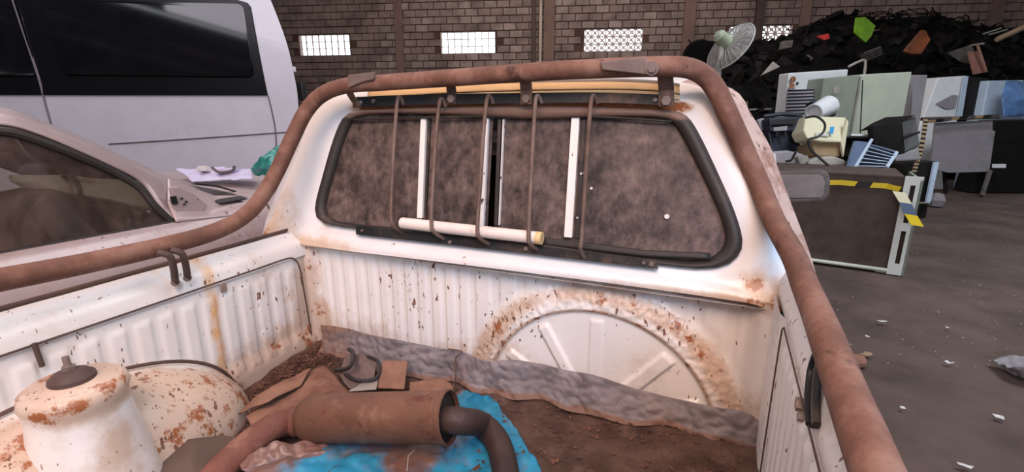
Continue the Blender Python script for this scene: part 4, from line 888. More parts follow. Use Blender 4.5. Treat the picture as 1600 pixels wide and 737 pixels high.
for kk, (mname, cnt) in enumerate((('dark1', 240), ('dark2', 190), ('dark3', 90), ('greyscrap', 16))):
    q = MB()
    for k in range(cnt):
        u, v = random.random()**0.8, random.random()**0.7; p = heap(u, min(1, v)); sz = [random.uniform(0.1, 0.42), random.uniform(0.1, 0.35), random.uniform(0.02, 0.22)]
        rot = Matrix.Rotation(random.uniform(0, 6.3), 3, 'Z') @ Matrix.Rotation(random.uniform(-1.2, 1.2), 3, 'X') @ Matrix.Rotation(random.uniform(-1.2, 1.2), 3, 'Y')
        if mname == 'greyscrap': sz = [q_*0.5 for q_ in sz]
        if v > 0.93: sz = [q_*0.55 for q_ in sz]
        q.box(p+Vector((0, 0, 0.02)), sz, rot)
    for k in range(cnt//4):
        u = random.random(); p = heap(u, random.uniform(0.75, 1)); a = random.uniform(0, 6.28); d = Vector((math.cos(a), math.sin(a), random.uniform(-.3, 0.5)))*random.uniform(0.2, 0.5)
        q.tube([p-d*0.5, p+d*0.3+Vector((0, 0, .04)), p+d*0.7], 0.014, 5)
    stuff(q.build(('loose_scrap', 'bent_scrap', 'scrap_boxes', 'grey_scrap')[kk], M[mname], hb, smooth=False))
# curly cables and rods on the crest
cb = MB()
for k in range(26):
    x = random.uniform(1335, 1520); p = pD(x, heap_h(x)+5, 11.8); pts = [p]
    a = random.uniform(0, 6.28)
    for j in range(6): a += random.uniform(-.9, .9); pts.append(pts[-1]+CR*math.cos(a)*0.13+ZZ*abs(math.sin(a))*0.07*(1 if j < 3 else -1)+CF*random.uniform(-.05, .05))
    cb.tube(crom(pts, 3), 0.011, 5)
stuff(cb.build('tangled_cable', M['dark2'], hb))
def scrap(name, px, d, th, m, label, cat, **k): o = quad_panel(name, px, d, th, M[m], **k); tag(o, label, cat); return o
scrap('lime_green_lid', [(1338, 27), (1352, 26), (1369, 40), (1362, 57), (1354, 66), (1335, 50)], [10.2, 10.4, 10.4, 10.2, 10.0, 10.0], 0.05, 'lime', 'lime green plastic lid tilted on top of the scrap heap', 'lid', bevel=0.02)
scrap('orange_panel', [(1440, 46), (1447, 47), (1455, 62), (1440, 84), (1425, 84), (1413, 80), (1418, 72)], [10.2, 10.2, 10, 9.8, 9.8, 9.8, 9.8], 0.06, 'orange', 'orange brown plastic casing in the middle of the scrap heap', 'casing', bevel=0.02)
scrap('red_scrap', [(1276, 56), (1295, 52), (1297, 60), (1288, 63)], 10.1, 0.05, 'red', 'small bright red plastic piece in the scrap heap', 'plastic piece', bevel=0.01)
scrap('grey_casing', [(1222, 64), (1240, 62), (1238, 74), (1220, 77)], 10.0, 0.1, 'greyscrap', 'grey plastic casing near the left crest of the scrap heap', 'casing', bevel=0.01)
scrap('pale_board', [(1208, 96), (1219, 104), (1189, 118)], [9.6, 9.6, 9.4], 0.03, 'palescrap', 'pale triangular board low on the left slope of the heap', 'board')
scrap('grey_sheet', [(1480, 82), (1516, 70), (1522, 78), (1516, 100), (1500, 96)], 9.7, 0.02, 'greyscrap', 'grey triangular sheet beside the pink brown board on the heap', 'sheet')
scrap('pink_board', [(1513, 80), (1528, 80), (1544, 112), (1522, 116)], [9.4, 9.4, 9.3, 9.3], 0.03, 'pinkwood', 'pink brown board leaning on the heap under the white rod', 'board')
o = thing('white_squeegee', 'white T-shaped squeegee standing against the pink brown board', 'squeegee', pD(1536, 112, 9.2))
MB().tube([pD(1517, 71, 9.25), pD(1537, 68, 9.25)], 0.018, 8).build('head', M['palescrap'], o); MB().tube([pD(1527, 70, 9.25), pD(1541, 112, 9.2)], 0.024, 8).build('handle', M['pinkwood'], o)
o = MB().tube([pD(1557, 62, 9.5), pD(1615, 36, 9.5)], 0.05, 4).build('timber_beam', M['timber'], smooth=False); tag(o, 'light timber beam sticking out at the right of the scrap heap', 'beam')
for a, b, l in (((1536, 53), (1564, 44), 'upper thin bright metal rod beside the timber beam'), ((1545, 54), (1574, 46), 'lower thin bright metal rod beside the timber beam')):
    o = MB().tube([pD(*a, 9.8), pD(*b, 9.8)], 0.014, 6).build('metal_rod', M['chrome']); tag(o, l, 'rod', 'bright metal rods')
o = thing('louvred_casing', 'grey louvred casing half buried under the lime green lid', 'casing', pD(1365, 90, 9.9))
MB().prism([pD(x, y, 9.9) for x, y in ((1350, 82), (1376, 72), (1380, 86), (1358, 94))], CF*0.15).build('shell', M['greyscrap'], o, smooth=False)
for i in range(4): MB().tube([pD(1352+i*2, 84+i*3, 9.88), pD(1377+i, 75+i*3.4, 9.88)], 0.01, 5).build('louvre', M['dark3'], o)
o = MB().tube(crom([pD(1326, 104, 7.6), pD(1345, 95, 7.6), pD(1352, 96, 7.6), pD(1351, 112, 7.55), pD(1349, 125, 7.5)], 4), 0.020, 8).build('bent_pipe', M['palescrap']); tag(o, 'white bent pipe hooking above the pale green fridge', 'pipe')
# dark stools / rubble at the far left of the heap
o = thing('office_chair', 'black upturned chair at the far left end of the heap', 'chair', pD(1090, 110, 11.0))
MB().disc(pD(1092, 88, 11), fh+ZZ*.4, 0.36, 0.12, 20).build('seat', M['dark1'], o); MB().box(pD(1108, 75, 11.1), (0.4, 0.1, 0.3)).build('backrest', M['dark1'], o, bevel=0.03)
for a in range(3): MB().tube([pD(1092, 88, 11), pD(1076+a*14, 62+5*a, 11)], 0.02, 6).build('leg', M['dark3'], o)

# ================================================================== APPLIANCES AND ELECTRONICS, RIGHT
def to_ground(name, top, d, th, m, label, cat, lean=0, parent=None):
    """upright cabinet: top edge from the picture, body carried down to the floor"""
    P = [pD(x, y, q) for (x, y), q in zip(top, d)]
    zt = sum(p.z for p in P)/len(P); P = [Vector((p.x, p.y, zt)) for p in P]
    return P, zt
g = thing('fridge', 'tall pale green fridge with a darker green side', 'fridge', pD(1350, 300, 7.0)); g.location.z = 0
a, b, c = pD(1287, 122, 7.15), pD(1344, 119, 6.85), pD(1425, 112, 6.95)
zt = a.z
a.z = b.z = zt; c.z = pD(1425, 112, 6.95).z; dlt = (c-b); nrm_ = Vector((dlt.y, -dlt.x, 0)).normalized()
if nrm_.dot(fh) < 0: nrm_ = -nrm_
dep = (a-b); dep.z = 0
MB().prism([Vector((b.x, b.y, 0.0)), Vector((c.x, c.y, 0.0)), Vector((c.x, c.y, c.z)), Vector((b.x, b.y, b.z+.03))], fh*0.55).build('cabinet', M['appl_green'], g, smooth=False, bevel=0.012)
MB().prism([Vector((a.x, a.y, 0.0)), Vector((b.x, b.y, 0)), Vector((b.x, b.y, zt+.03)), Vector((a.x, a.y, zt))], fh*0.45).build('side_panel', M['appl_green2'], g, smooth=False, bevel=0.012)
MB().tube([Vector((b.x, b.y, 0.1))-fh*0.01, Vector((b.x, b.y, zt))-fh*.01], 0.012, 8).build('door_seal', M['palescrap'], g)
MB().tube([pD(1348, 125, 6.8), pD(1344, 208, 6.8)], 0.008, 8).build('cord', M['black'], g)
MB().prism([pD(x, y, 6.98) for x, y in ((1302, 136), (1311, 135), (1311, 145), (1302, 146))], -fh*0.01).build('badge', M['palescrap'], g, smooth=False)
wf = thing('fridge', 'white fridge seen from behind with black coil and round stickers', 'fridge', pD(1270, 300, 7.5)); wf.location.z = 0
a, b = pD(1233, 114, 7.45), pD(1326, 108, 7.6); a2 = pD(1228, 190, 7.4)
MB().prism([Vector((a2.x, a2.y, 0.0)), Vector((b.x, b.y, 0.0)), b, a], fh*0.3).build('cabinet', M['appl_white'], wf, smooth=False, bevel=0.02)
for i in range(8):
    y = 141+i*5.2
    MB().tube([pD(1231-i*0.4, y, 7.36), pD(1278, y-1, 7.38)], 0.010, 6).build('coil_tube', M['navy'], wf)
MB().prism([pD(x, y, 7.38) for x, y in ((1230, 142), (1279, 140), (1277, 182), (1227, 182))], fh*0.015).build('coil_backing', M['greyboard'], wf, smooth=False)
for (x, y, r, m) in ((1239, 124, .045, 'picture'), (1245, 130, .034, 'paper'), (1246, 130, .018, 'black'), (1237, 134, .04, 'picture')):
    MB().disc(pD(x, y, 7.42 if m != 'black' else 7.40), fh, r, 0.006, 16).build('sticker', M[m], wf)
def upright(name, label, cat, tl, tr, bl, br, d, m, dep=0.5, group=None, ground=True):
    o = thing(name, label, cat, pD((bl[0]+br[0])/2, bl[1], d), group); o.location.z = 0
    A, B = pD(*tl, d), pD(*tr, d); C_, D_ = pD(*br, d), pD(*bl, d)
    if ground:
        k = (A.z)/(A.z-D_.z); D_ = A+(D_-A)*k; k = (B.z)/(B.z-C_.z); C_ = B+(C_-B)*k
    MB().prism([A, B, C_, D_], fh*dep).build('cabinet', m, o, smooth=False, bevel=0.015); return o
upright('fridge', 'narrow pale panel of a fridge right of the pale green fridge', 'fridge', (1424, 117), (1450, 117), (1424, 176), (1440, 176), 7.9, M['greyboard'], 0.25)
f1 = upright('fridge', 'leaning bluish white fridge with a dark door behind the grey board', 'fridge', (1466, 121), (1510, 118), (1443, 182), (1497, 182), 9.0, M['appl_white'], 0.3)
MB().prism([pD(x, y, 8.96) for x, y in ((1511, 120), (1544, 122), (1534, 182), (1498, 182))], fh*0.25).build('door', M['tvblack'], f1, smooth=False, bevel=0.01)
MB().prism([pD(x, y, 8.96) for x, y in ((1505, 119), (1512, 119), (1502, 182), (1494, 182))], -fh*0.02).build('door_edge', M['appl_blue'], f1, smooth=False)
MB().prism([pD(x, y, 8.97) for x, y in ((1462, 162), (1488, 148), (1497, 149), (1492, 168), (1478, 170))], -fh*0.01).build('grey_patch', M['greyboard'], f1, smooth=False)  # matte grey patch on the white cabinet face
f2_ = upright('fridge', 'pale blue white fridge at the right edge behind a blue plastic bag', 'fridge', (1545, 126), (1600, 125), (1534, 182), (1600, 182), 8.8, M['appl_blue'], 0.3)
sheet('blue_bag', [[yon(1572, 126, 8.4), yon(1600, 128, 8.4), yon(1640, 128, 8.4)], [yon(1564, 155, 8.3), yon(1590, 155, 8.2), yon(1640, 155, 8.3)], [yon(1568, 182, 8.3), yon(1590, 182, 8.3), yon(1640, 180, 8.3)]], M['bluebag'], 'translucent looking blue plastic bag hanging at the right edge', 'bag', 0.02, 4)
# grey board / table on its side
gb = thing('grey_table', 'grey table top standing on edge with one leg behind the caution tape', 'table', pD(1510, 300, 8.4)); gb.location.z = 0
MB().prism([pD(x, y, 8.35) for x, y in ((1462, 192), (1558, 187), (1546, 268), (1482, 270), (1455, 262))], fh*0.04).build('table_top', M['greyboard'], gb, smooth=False, bevel=0.005)
c = pD(1536, 298, 8.3); c.z = 0.0; MB().tube([pD(1547, 266, 8.35), c], 0.035, 8).build('leg', M['greyscrap'], gb)
c = pD(1478, 300, 8.6); c.z = 0.0; MB().tube([pD(1475, 262, 8.6), c], 0.03, 8).build('leg', M['dark3'], gb)
MB().tube([pD(1440, 186, 8.2), pD(1560, 183, 8.3)], 0.03, 8).build('edge_bar', M['greyscrap'], gb)
# dark cabinets, right edge
dc = thing('dark_cabinet', 'dark appliance cabinet with a small white label at the right edge', 'cabinet', pD(1585, 300, 8.3)); dc.location.z = 0
P = [pD(1556, 188, 8.3), pD(1660, 186, 8.3)]; MB().prism([P[0], P[1], Vector((P[1].x, P[1].y, 0)), Vector((P[0].x-.12, P[0].y, 0))], fh*0.35).build('cabinet', M['tvblack'], dc, smooth=False, bevel=0.02)
MB().prism([pD(x, y, 8.27) for x, y in ((1550, 256), (1571, 256), (1571, 262), (1550, 262))], -fh*0.01).build('label_plate', M['appl_white'], dc, smooth=False)
MB().tube([pD(1552, 214, 8.28), pD(1660, 214, 8.28)], 0.008, 6).build('panel_seam', M['dark3'], dc)
# black appliance between cabinet and table
ba = thing('black_appliance', 'black appliance with pale blue edge behind the slotted cabinet post', 'appliance', pD(1440, 315, 6.6)); ba.location.z = 0
tl, tr = pD(1395, 254, 6.6), pD(1464, 252, 6.6); br = pD(1452, 316, 6.6); bl = pD(1390, 312, 6.6)
br.z = bl.z = 0.0
MB().prism([tl, tr, br, bl], fh*0.7).build('cabinet', M['tvblack'], ba, smooth=False, bevel=0.01)
e1, e2 = pD(1461, 253, 6.55), pD(1448, 315, 6.55); MB().prism([e1-CR*.03, e1+CR*.03, e2+CR*.03, e2-CR*.03], -fh*0.03).build('edge_trim', M['appl_blue'], ba, smooth=False)
MB().tube([pD(1390, 316, 6.5), pD(1452, 317, 6.5)], 0.012, 6).build('foot_strip', M['palescrap'], ba)
o = MB(); o.lathe(pD(1466, 302, 7.4), ZZ, [(0.001, -0.1), (0.09, -0.09), (0.11, 0.0), (0.07, 0.09), (0.001, 0.11)], 10); o = o.build('crumpled_bundle', M['greyboard'], sharp=10); tag(o, 'crumpled grey bundle on the floor beside the black appliance', 'bundle')
o.location.z = 0.0
# brown cabinet with slotted white frame (front)
k1 = thing('brown_cabinet', 'low brown panelled cabinet on its side with white slotted metal frame', 'cabinet', pD(1320, 420, 4.6)); k1.location.z = 0
bl = pZ(1215, 398, 0.03); br = pZ(1385, 421, 0.03); d_ = br-bl
zt = 0.845
tl = Vector((bl.x, bl.y, zt)); tr = Vector((br.x, br.y, zt)); bk = Vector((-d_.y, d_.x, 0)).normalized()
if bk.dot(fh) < 0: bk = -bk
bl = bl-d_*0.25; tl = tl-d_*0.25
MB().prism([bl, br, tr, tl], bk*0.75).build('panel', M['cab_brown'], k1, smooth=False)
MB().tube([bl-bk*.02, br-bk*.02], 0.018, 8).build('bottom_rail', M['appl_green'], k1)
# foreshortened upper face
MB().prism([tl+ZZ*0.002, tr+ZZ*0.002, tr+bk*.75+ZZ*0.002, tl+bk*.75+ZZ*.002], ZZ*0.02).build('top_panel', M['cab_brown'], k1, smooth=False)
ext = d_.normalized()
def frm(u0, u1, z0, z1, m='appl_green'):
    p = br+ext*u0; q = br+ext*u1; MB().prism([Vector((p.x, p.y, z0)), Vector((q.x, q.y, z0)), Vector((q.x+(z1>0.5)*0, q.y, z1)), Vector((p.x, p.y, z1))], bk*0.03).build('slotted_post', M[m], k1, smooth=False, bevel=0.003)
# post: built as stiles between slots so that the slots are real openings
def post_pt(u, z):   # leans slightly outward as in the picture
    t = z/zt; return br+ext*u+ZZ*(z-br.z)-bk*0.03
def pq(u0, u1, z0, z1): MB().prism([post_pt(u0, z0), post_pt(u1, z0), post_pt(u1, z1), post_pt(u0, z1)], bk*0.02).build('post_plate', M['post_white'], k1, smooth=False)
pw = 0.125
pq(0, 0.045, 0.0, zt+0.03); pq(0.08, pw, 0.0, zt+0.03)
for z0, z1 in ((0.0, 0.10), (0.40, 0.47), (0.60, 0.65), (0.80, zt+0.03)): pq(0.045, 0.08, z0, z1)
MB().prism([post_pt(pw, 0), post_pt(pw, zt), post_pt(pw, zt)+bk*0.75, post_pt(pw, 0)+bk*0.75], -ext*0.02).build('end_panel', M['appl_green2'], k1, smooth=False)
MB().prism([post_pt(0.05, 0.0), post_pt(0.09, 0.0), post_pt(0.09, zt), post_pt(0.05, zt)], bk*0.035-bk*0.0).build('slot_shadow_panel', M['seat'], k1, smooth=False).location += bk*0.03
c = pZ(1367, 424, 0.0); o = MB().prism([c, c+ext*0.1, c+ext*0.11+ZZ*0.03, c+ZZ*0.03], bk*0.06).build('metal_bracket', M['appl_green'], smooth=False); tag(o, 'small pale metal foot on the floor below the brown cabinet', 'foot')
# caution tape across the cabinet
def tape(name, pts, w, label, mats, seg=0.11, nrm=None, group=None, twist=0.0):
    root = thing(name, label, 'tape', pts[0], group); P = crom(pts, 6); L = sum((P[i+1]-P[i]).length for i in range(len(P)-1)); k = max(2, int(L/seg))
    for i in range(k):
        a, b = polyline_at(P, i/k), polyline_at(P, (i+1)/k); up = ZZ*w/2 if nrm is None else nrm*w/2; sk_ = (b-a)*0.35
        MB().prism([a-up-sk_*0, b-up, b+up+sk_*.5, a+up+sk_*.5], -fh*0.004).build('stripe', M[mats[i % len(mats)]], root, smooth=False)
    return root
def pK(x, y, off=0.05):
    r = ray(x, y); t = ((br-EYE).dot(bk)-off)/r.dot(bk); return EYE+r*t
tape('caution_tape', [pK(1290, 285, .02), pK(1320, 285, .02), pK(1345, 288, .02), pK(1392, 291, .02), pK(1404, 295, .06)], 0.045, 'yellow and black caution tape stretched across the brown cabinet', ['yellow', 'yellow', 'tapeblack', 'yellow'], 0.10)
tape('caution_tape', [pK(1403, 298, .08), pK(1412, 312, .09), pK(1420, 330, .1), pK(1432, 351, .1)], 0.10, 'loose blue and yellow tape end hanging from the white post', ['cream2', 'tapeblue', 'yellow', 'tapeblue'], 0.09, nrm=CR)
tape('caution_tape', [pD(1446, 186, 6.4), pD(1444, 205, 6.3), pD(1438, 235, 6.2), pD(1428, 268, 6.0)], 0.06, 'twisted caution tape hanging down beside the black television', ['tan', 'tapeblack'], 0.035, nrm=CR)
tape('caution_tape', [pD(1448, 190, 8.1), pD(1475, 188, 8.1), pD(1500, 184, 8.1), pD(1560, 181, 8.1)], 0.05, 'caution tape stretched along the top of the grey table', ['tan', 'tapeblack', 'greyscrap'], 0.12)
tape('caution_tape', [pD(1170, 171, 8.6), pD(1200, 170, 8.6), pD(1228, 171, 8.6)], 0.03, 'faint caution tape across the dark gap left of the white fridge', ['palescrap', 'tapeblack'], 0.12)
# supports under the small appliances (dark cabinets standing on the floor)
o = upright('dark_crate', 'dark crate behind the brown cabinet under the white dishes', 'crate', (1180, 256), (1420, 256), (1180, 300), (1420, 300), 5.7, M['dark2'], 1.4)
# white flat pieces on cabinet
def blob(name, px, d, dep, m, label, cat, bevel=0.01): o = quad_panel(name, px, d, dep, M[m], bevel=bevel); tag(o, label, cat); return o
blob('white_cover', [(1204, 236), (1232, 234), (1258, 240), (1262, 250), (1250, 258), (1210, 258)], 5.45, 0.35, 'greyboard', 'greyish white plastic cover below the navy case', 'cover', 0.03)
blob('white_dish', [(1262, 252), (1278, 244), (1305, 243), (1324, 250), (1322, 260), (1264, 260)], 5.3, 0.35, 'palescrap', 'rounded white lid below the cream printer', 'lid', 0.03)
blob('white_board', [(1206, 260), (1330, 262), (1330, 266), (1206, 265)], 5.0, 0.3, 'appl_white', 'thin white board on top of the brown cabinet', 'board', 0.003)
blob('white_carton', [(1192, 238), (1212, 240), (1214, 262), (1196, 258)], 4.9, 0.1, 'appl_white', 'small white carton with a blue label beside the pickup', 'carton', 0.004)
o = quad_panel('blue_sign', [(1205, 246), (1211, 247), (1211, 256), (1205, 256)], 4.88, 0.01, M['bluesticker'], bpy.data.objects['white_carton'])
blob('plastic_cup', [(1246, 244), (1262, 242), (1266, 250), (1258, 256), (1256, 262), (1251, 262), (1250, 256)], 5.25, 0.08, 'palescrap', 'pale pinkish plastic cup lying between the white lids', 'cup', 0.01)
# navy case
nv = thing('navy_case', 'dark navy electronics case with carry handle left of the cream printer', 'case', pD(1222, 236, 5.7))
MB().prism([pD(x, y, 5.7) for x, y in ((1196, 184), (1250, 180), (1252, 234), (1206, 238))], CF*0.4).build('body', M['navy'], nv, smooth=False, bevel=0.02)
MB().prism([pD(x, y, 5.68) for x, y in ((1198, 186), (1246, 184), (1244, 206), (1200, 207))], -CF*0.05).build('front_cover', M['navy'], nv, smooth=False, bevel=0.015)
MB().prism([pD(x, y, 5.61) for x, y in ((1202, 190), (1243, 188), (1242, 194), (1202, 195))], -CF*0.01).build('recess', M['black'], nv, smooth=False)
MB().prism([pD(x, y, 5.61) for x, y in ((1208, 199), (1230, 197), (1229, 204), (1208, 205))], -CF*0.01).build('badge', M['greyboard'], nv, smooth=False, bevel=0.004)
MB().tube([pD(1193, 182, 5.65), pD(1222, 178, 5.65), pD(1252, 180, 5.65)], 0.025, 8).build('handle', M['navy'], nv)
for x in (1214, 1227): MB().tube([pD(x, 206, 5.62), pD(x, 214, 5.62)], 0.015, 6).build('clip', M['black'], nv)
blob('grey_dish', [(1184, 186), (1196, 183), (1200, 202), (1188, 204)], 5.8, 0.1, 'greyboard', 'rounded grey plastic dish left of the navy case', 'dish', 0.02)
# cream printer
cp = thing('cream_printer', 'cream printer housing on a tan base with a blue sticker', 'printer', pD(1295, 242, 5.4))
MB().prism([pD(x, y, q) for (x, y), q in zip(((1259, 181), (1323, 183), (1316, 222), (1286, 221), (1262, 216), (1256, 205)), (5.5, 5.5, 5.35, 5.35, 5.35, 5.4))], CF*0.25).build('lid', M['cream2'], cp, smooth=False, bevel=0.015)
MB().prism([pD(x, y, 5.42) for x, y in ((1268, 221), (1316, 222), (1312, 245), (1274, 243))], CF*0.3).build('base', M['tan'], cp, smooth=False, bevel=0.01)
MB().prism([pD(x, y, 5.36) for x, y in ((1314, 222), (1323, 186), (1326, 190), (1318, 245))], CF*0.03).build('edge_panel', M['cream2'], cp, smooth=False)
MB().prism([pD(x, y, 5.36) for x, y in ((1297, 198), (1303, 198), (1301, 209), (1296, 209))], -CF*0.01).build('sticker', M['bluesticker'], cp, smooth=False)
MB().prism([pD(x, y, 5.36) for x, y in ((1273, 207), (1295, 209), (1294, 213), (1274, 212))], -CF*0.008).build('logo_plate', M['paper'], cp, smooth=False)
cbx = MB().tube(crom([pD(1258, 184, 5.2), pD(1275, 182, 5.15), pD(1288, 192, 5.1), pD(1287, 205, 5.1), pD(1277, 214, 5.1), pD(1264, 218, 5.1), pD(1266, 232, 5.1), pD(1280, 246, 5.05), pD(1295, 259, 5.0)], 6), 0.012, 8).build('black_cable', M['black']); tag(cbx, 'black cable looping over the cream printer down to the cabinet', 'cable')
cb2 = MB().tube(crom([pD(1246, 232, 5.1), pD(1241, 242, 5.1), pD(1236, 250, 5.1), pD(1228, 252, 5.1)], 6), 0.012, 8).build('black_cable', M['tvblack']); tag(cb2, 'short dark cable draped over the greyish white cover', 'cable')
# bucket on navy pad
blob('navy_cushion', [(1268, 157), (1300, 154), (1308, 180), (1276, 184)], 6.3, 0.15, 'navy', 'navy blue pad behind the white tub', 'pad', 0.02)
tb = thing('white_tub', 'translucent white tub lying on its side above the cream printer', 'tub', pD(1285, 178, 6.0))
A_, B_ = pD(1272, 176, 6.0), pD(1295, 165, 6.15); MB().lathe(A_, (B_-A_), [(0.0005, 0.02), (0.088, 0.02), (0.095, 0.0), (0.10, 0.0), (0.125, (B_-A_).length), (0.001, (B_-A_).length+.02)], 28).build('tub_body', M['appl_white'], tb)
MB().lathe(A_, (B_-A_), [(0.095, -0.012), (0.108, -0.01), (0.108, 0.012), (0.095, 0.014)], 28).build('rim', M['appl_white'], tb)
# black television
tv = thing('black_television', 'black tube television tipped on its side on the cabinet', 'television', pD(1400, 240, 5.4))
fr4 = [pD(x, y, q) for (x, y), q in zip(((1362, 196), (1406, 188), (1414, 240), (1370, 238)), (5.35, 5.2, 5.2, 5.35))]
MB().prism([pD(1362, 196, 5.35), pD(1408, 189, 5.15), pD(1413, 240, 5.15), pD(1400, 240, 5.2), pD(1366, 228, 5.35)], CF*0.08).build('screen_bezel', M['tvblack'], tv, smooth=False, bevel=0.01)
hull = MB(); h0 = [pD(1408, 189, 5.15), pD(1432, 182, 5.3), pD(1438, 228, 5.35), pD(1413, 240, 5.15)]; hull.prism(h0, CF*0.3); hull.build('rear_housing', M['tvblack'], tv, smooth=False, bevel=0.02)
MB().prism([pD(1363, 196, 5.36), pD(1384, 183, 5.55), pD(1432, 180, 5.35), pD(1408, 189, 5.16)], CF*0.2-ZZ*0.02).build('top_housing', M['dark3'], tv, smooth=False)
MB().prism([pD(1409, 215, 5.13), pD(1436, 205, 5.28), pD(1437, 208, 5.28), pD(1410, 219, 5.13)], -CF*0.01).build('moulding', M['dark3'], tv, smooth=False)
# louvred grille
lg = thing('louvred_grille', 'blue grey slatted grille leaning in front of the television', 'grille', pD(1360, 262, 5.0))
MB().prism([pD(x, y, q) for (x, y), q in zip(((1336, 220), (1360, 222), (1338, 262), (1324, 260)), (5.3, 5.2, 5.0, 5.0))], CF*0.03).build('side_plate', M['tapeblue'], lg, smooth=False)
MB().tube([pD(1362, 218, 5.2), pD(1336, 262, 5.0)], 0.016, 6).build('frame_bar', M['appl_blue'], lg); MB().tube([pD(1401, 238, 5.15), pD(1385, 262, 5.0)], 0.018, 6).build('frame_bar', M['appl_blue'], lg)
MB().tube([pD(1358, 226, 5.2), pD(1378, 231, 5.2), pD(1401, 238, 5.15)], 0.012, 6).build('frame_bar', M['tapeblue'], lg)
for i in range(6):
    t = i/6+0.08; a = pD(lerp(1357, 1337, t), lerp(226, 262, t), 5.15); b = pD(lerp(1399, 1384, t), lerp(240, 262, t), 5.1); MB().tube([a, b], 0.011, 6, flat=0.5).build('slat', M['appl_blue'], lg)
MB().prism([pD(x, y, 5.25) for x, y in ((1358, 226), (1401, 238), (1388, 262), (1338, 262))], CF*0.02).build('backing', M['navy'], lg, smooth=False)
o = blob('white_tray', [(1330, 209), (1364, 210), (1364, 213), (1330, 212)], 5.5, 0.3, 'appl_white', 'thin white tray above the slatted grille', 'tray', 0.003)
blob('dark_box', [(1318, 213), (1362, 213), (1350, 245), (1320, 245)], 5.6, 0.3, 'dark2', 'dark box under the thin white tray', 'box', 0.01)
blob('pale_case', [(1398, 240), (1436, 232), (1440, 250), (1400, 252)], 5.9, 0.3, 'greyboard', 'pale grey case under the black television', 'case', 0.02)
# pedestal fan
fn = thing('pedestal_fan', 'white pedestal fan with round wire guard standing beyond the cab roof', 'fan', pD(1118, 300, 4.6)); fn.location.z = 0
fc = pD(1141, 73, 4.6); axf = (CR*0.93+fh*0.36-ZZ*0.0).normalized(); 
# tilt so that its long axis leans right
long_ = (pD(1160, 38, 4.6)-pD(1120, 110, 4.6)).normalized(); axf = (axf - long_*axf.dot(long_)).normalized()
Rf = 0.245
for s_, h_ in ((1, 0.0),):
    MB().lathe(fc, axf, [(0.03, 0.05), (0.12, 0.055), (0.2, 0.035), (Rf, 0.0), (0.2, -0.035), (0.12, -0.05), (0.03, -0.05)], 48).build('guard', M['plastic_mesh'], fn)
e_ = axf.cross(long_)
MB().lathe(fc, axf, [(Rf, -0.008), (Rf+0.008, 0), (Rf, 0.008), (Rf-0.008, 0), (Rf, -0.008)], 48).build('guard_ring', M['fanwhite'], fn)
for j in range(28):
    t = 2*math.pi*j/28; r_ = long_*math.cos(t)+e_*math.sin(t)
    MB().tube([fc+r_*0.04+axf*0.052, fc+r_*0.12+axf*0.057, fc+r_*0.2+axf*0.037, fc+r_*Rf, fc+r_*0.2-axf*0.037, fc+r_*0.12-axf*.052, fc+r_*0.04-axf*0.052], 0.0022, 4).build('guard_wire', M['fanwhite'], fn)
MB().lathe(fc-axf*0.05, -axf, [(0.001, 0), (0.06, 0.0), (0.065, 0.05), (0.06, 0.12), (0.035, 0.15), (0.001, 0.155)], 24).build('motor_housing', M['fangreen'], fn)
for k in range(3):
    t = k*2.094; r_ = long_*math.cos(t)+e_*math.sin(t); q_ = axf.cross(r_)
    MB().add([fc+r_*0.03, fc+r_*0.19-q_*0.02+axf*.015, fc+r_*0.2+q_*0.06, fc+r_*0.1+q_*0.09-axf*.02], [(0, 1, 2, 3)]).build('blade', M['palescrap'], fn, thick=0.003)
pt = fc-axf*0.12-ZZ*0.05; MB().tube([pt, pt-ZZ*0.35, Vector((pt.x, pt.y, 0.04))], 0.022, 12).build('pole', M['fanwhite'], fn)
MB().disc((pt.x, pt.y, 0.02), ZZ, 0.2, 0.04, 28).build('base', M['fanwhite'], fn)
MB().tube([fc+axf*.05, fc+axf*0.10], 0.012, 8).build('guard_hub', M['fangreen'], fn)

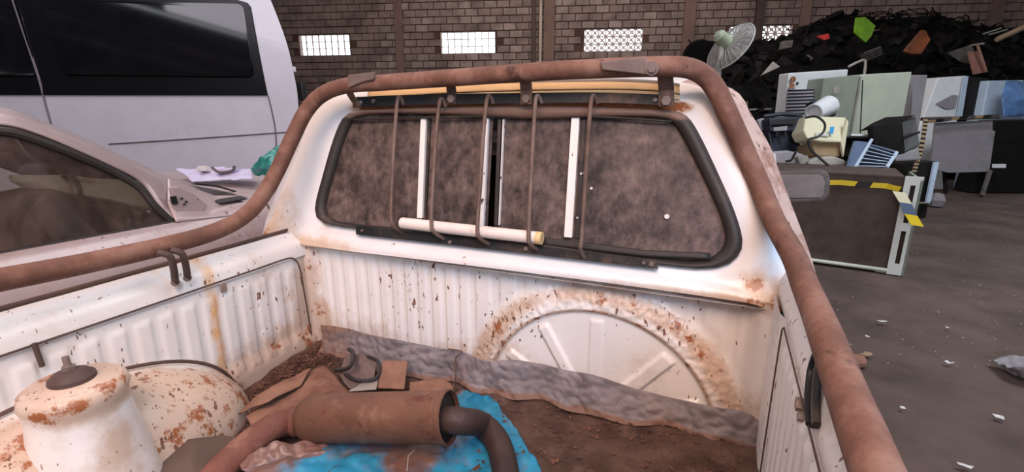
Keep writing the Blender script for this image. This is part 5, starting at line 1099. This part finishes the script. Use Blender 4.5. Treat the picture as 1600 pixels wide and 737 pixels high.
# ================================================================== FLOOR LITTER
def scrap_paper(px, r, label, grp=None, m='paper', seed=0):
    c = pZ(*px, 0.006); rnd = random.Random(seed); pts = []
    for j in range(7): a = j*0.9; q = r*0.72*rnd.uniform(0.45, 1.1); pts.append(c+Vector((math.cos(a)*q, math.sin(a)*q*0.6, 0.004+rnd.random()*0.012)))
    o = MB().prism(pts, ZZ*0.002).build('paper_scrap', M[m], smooth=False); tag(o, label, 'paper', grp); return o
scrap_paper((1560, 653), 0.040, 'largest white paper scrap on the dirt floor near the right edge', 'paper scraps on the floor', seed=1)
scrap_paper((1482, 568), 0.035, 'ring-shaped pale scrap left of the crumpled film on the floor', 'paper scraps on the floor', seed=2)
scrap_paper((1409, 639), 0.028, 'small pale scrap on the floor just right of the roll bar', 'paper scraps on the floor', seed=3)
scrap_paper((1356, 527), 0.022, 'narrow pale scrap on the floor beyond the brown cardboard lump', 'paper scraps on the floor', seed=4)
scrap_paper((1354, 555), 0.05, 'tan cardboard scrap beside the right side of the pickup', 'paper scraps on the floor', 'timber', seed=5)
o = MB().prism([pZ(x, y, 0.02) for x, y in ((1330, 556), (1350, 556), (1355, 570), (1336, 572))], ZZ*0.04).build('brown_lump', M['card'], bevel=0.01); tag(o, 'brown cardboard lump on the floor beside the pickup flank', 'cardboard')
o.location.z -= 0.02
scrap_paper((1505, 730), 0.045, 'white scrap at the bottom right of the floor', 'paper scraps on the floor', seed=6)
scrap_paper((1480, 513), 0.035, 'pale scrap in the middle of the open floor', 'paper scraps on the floor', seed=7)
scrap_paper((1380, 504), 0.05, 'flat pale streak of paper on the floor near the cabinet', 'paper scraps on the floor', seed=8)
sheet('film_bundle', [[pZ(1545, 560, 0.03), pZ(1575, 560, 0.05), pZ(1625, 555, 0.12)], [pZ(1560, 572, 0.03), pZ(1585, 575, 0.08), pZ(1640, 575, 0.12)], [pZ(1575, 583, 0.01), pZ(1600, 590, 0.02), pZ(1640, 595, 0.02)]], M['greyboard'], 'crumpled clear and white film on the floor at the right edge', 'film', 0.03, 14)
bits = MB()
for k in range(350):
    d = random.uniform(2.6, 9); x = random.uniform(1230, 1700); c = pD(x, 400, d); c.z = 0.004; s = random.uniform(0.003, 0.010)
    a = random.uniform(0, 6.28); e = Vector((math.cos(a), math.sin(a), 0.1))*s; f = Vector((-e.y, e.x, 0.15*s))*0.6
    bits.add([c-e, c-f, c+e, c+f], [(0, 1, 2, 3)])
tag(bits.build('floor_litter', M['palescrap'], smooth=False, thick=0.001), 'tiny pale crumbs strewn over the dirt floor', 'litter', kind='stuff')
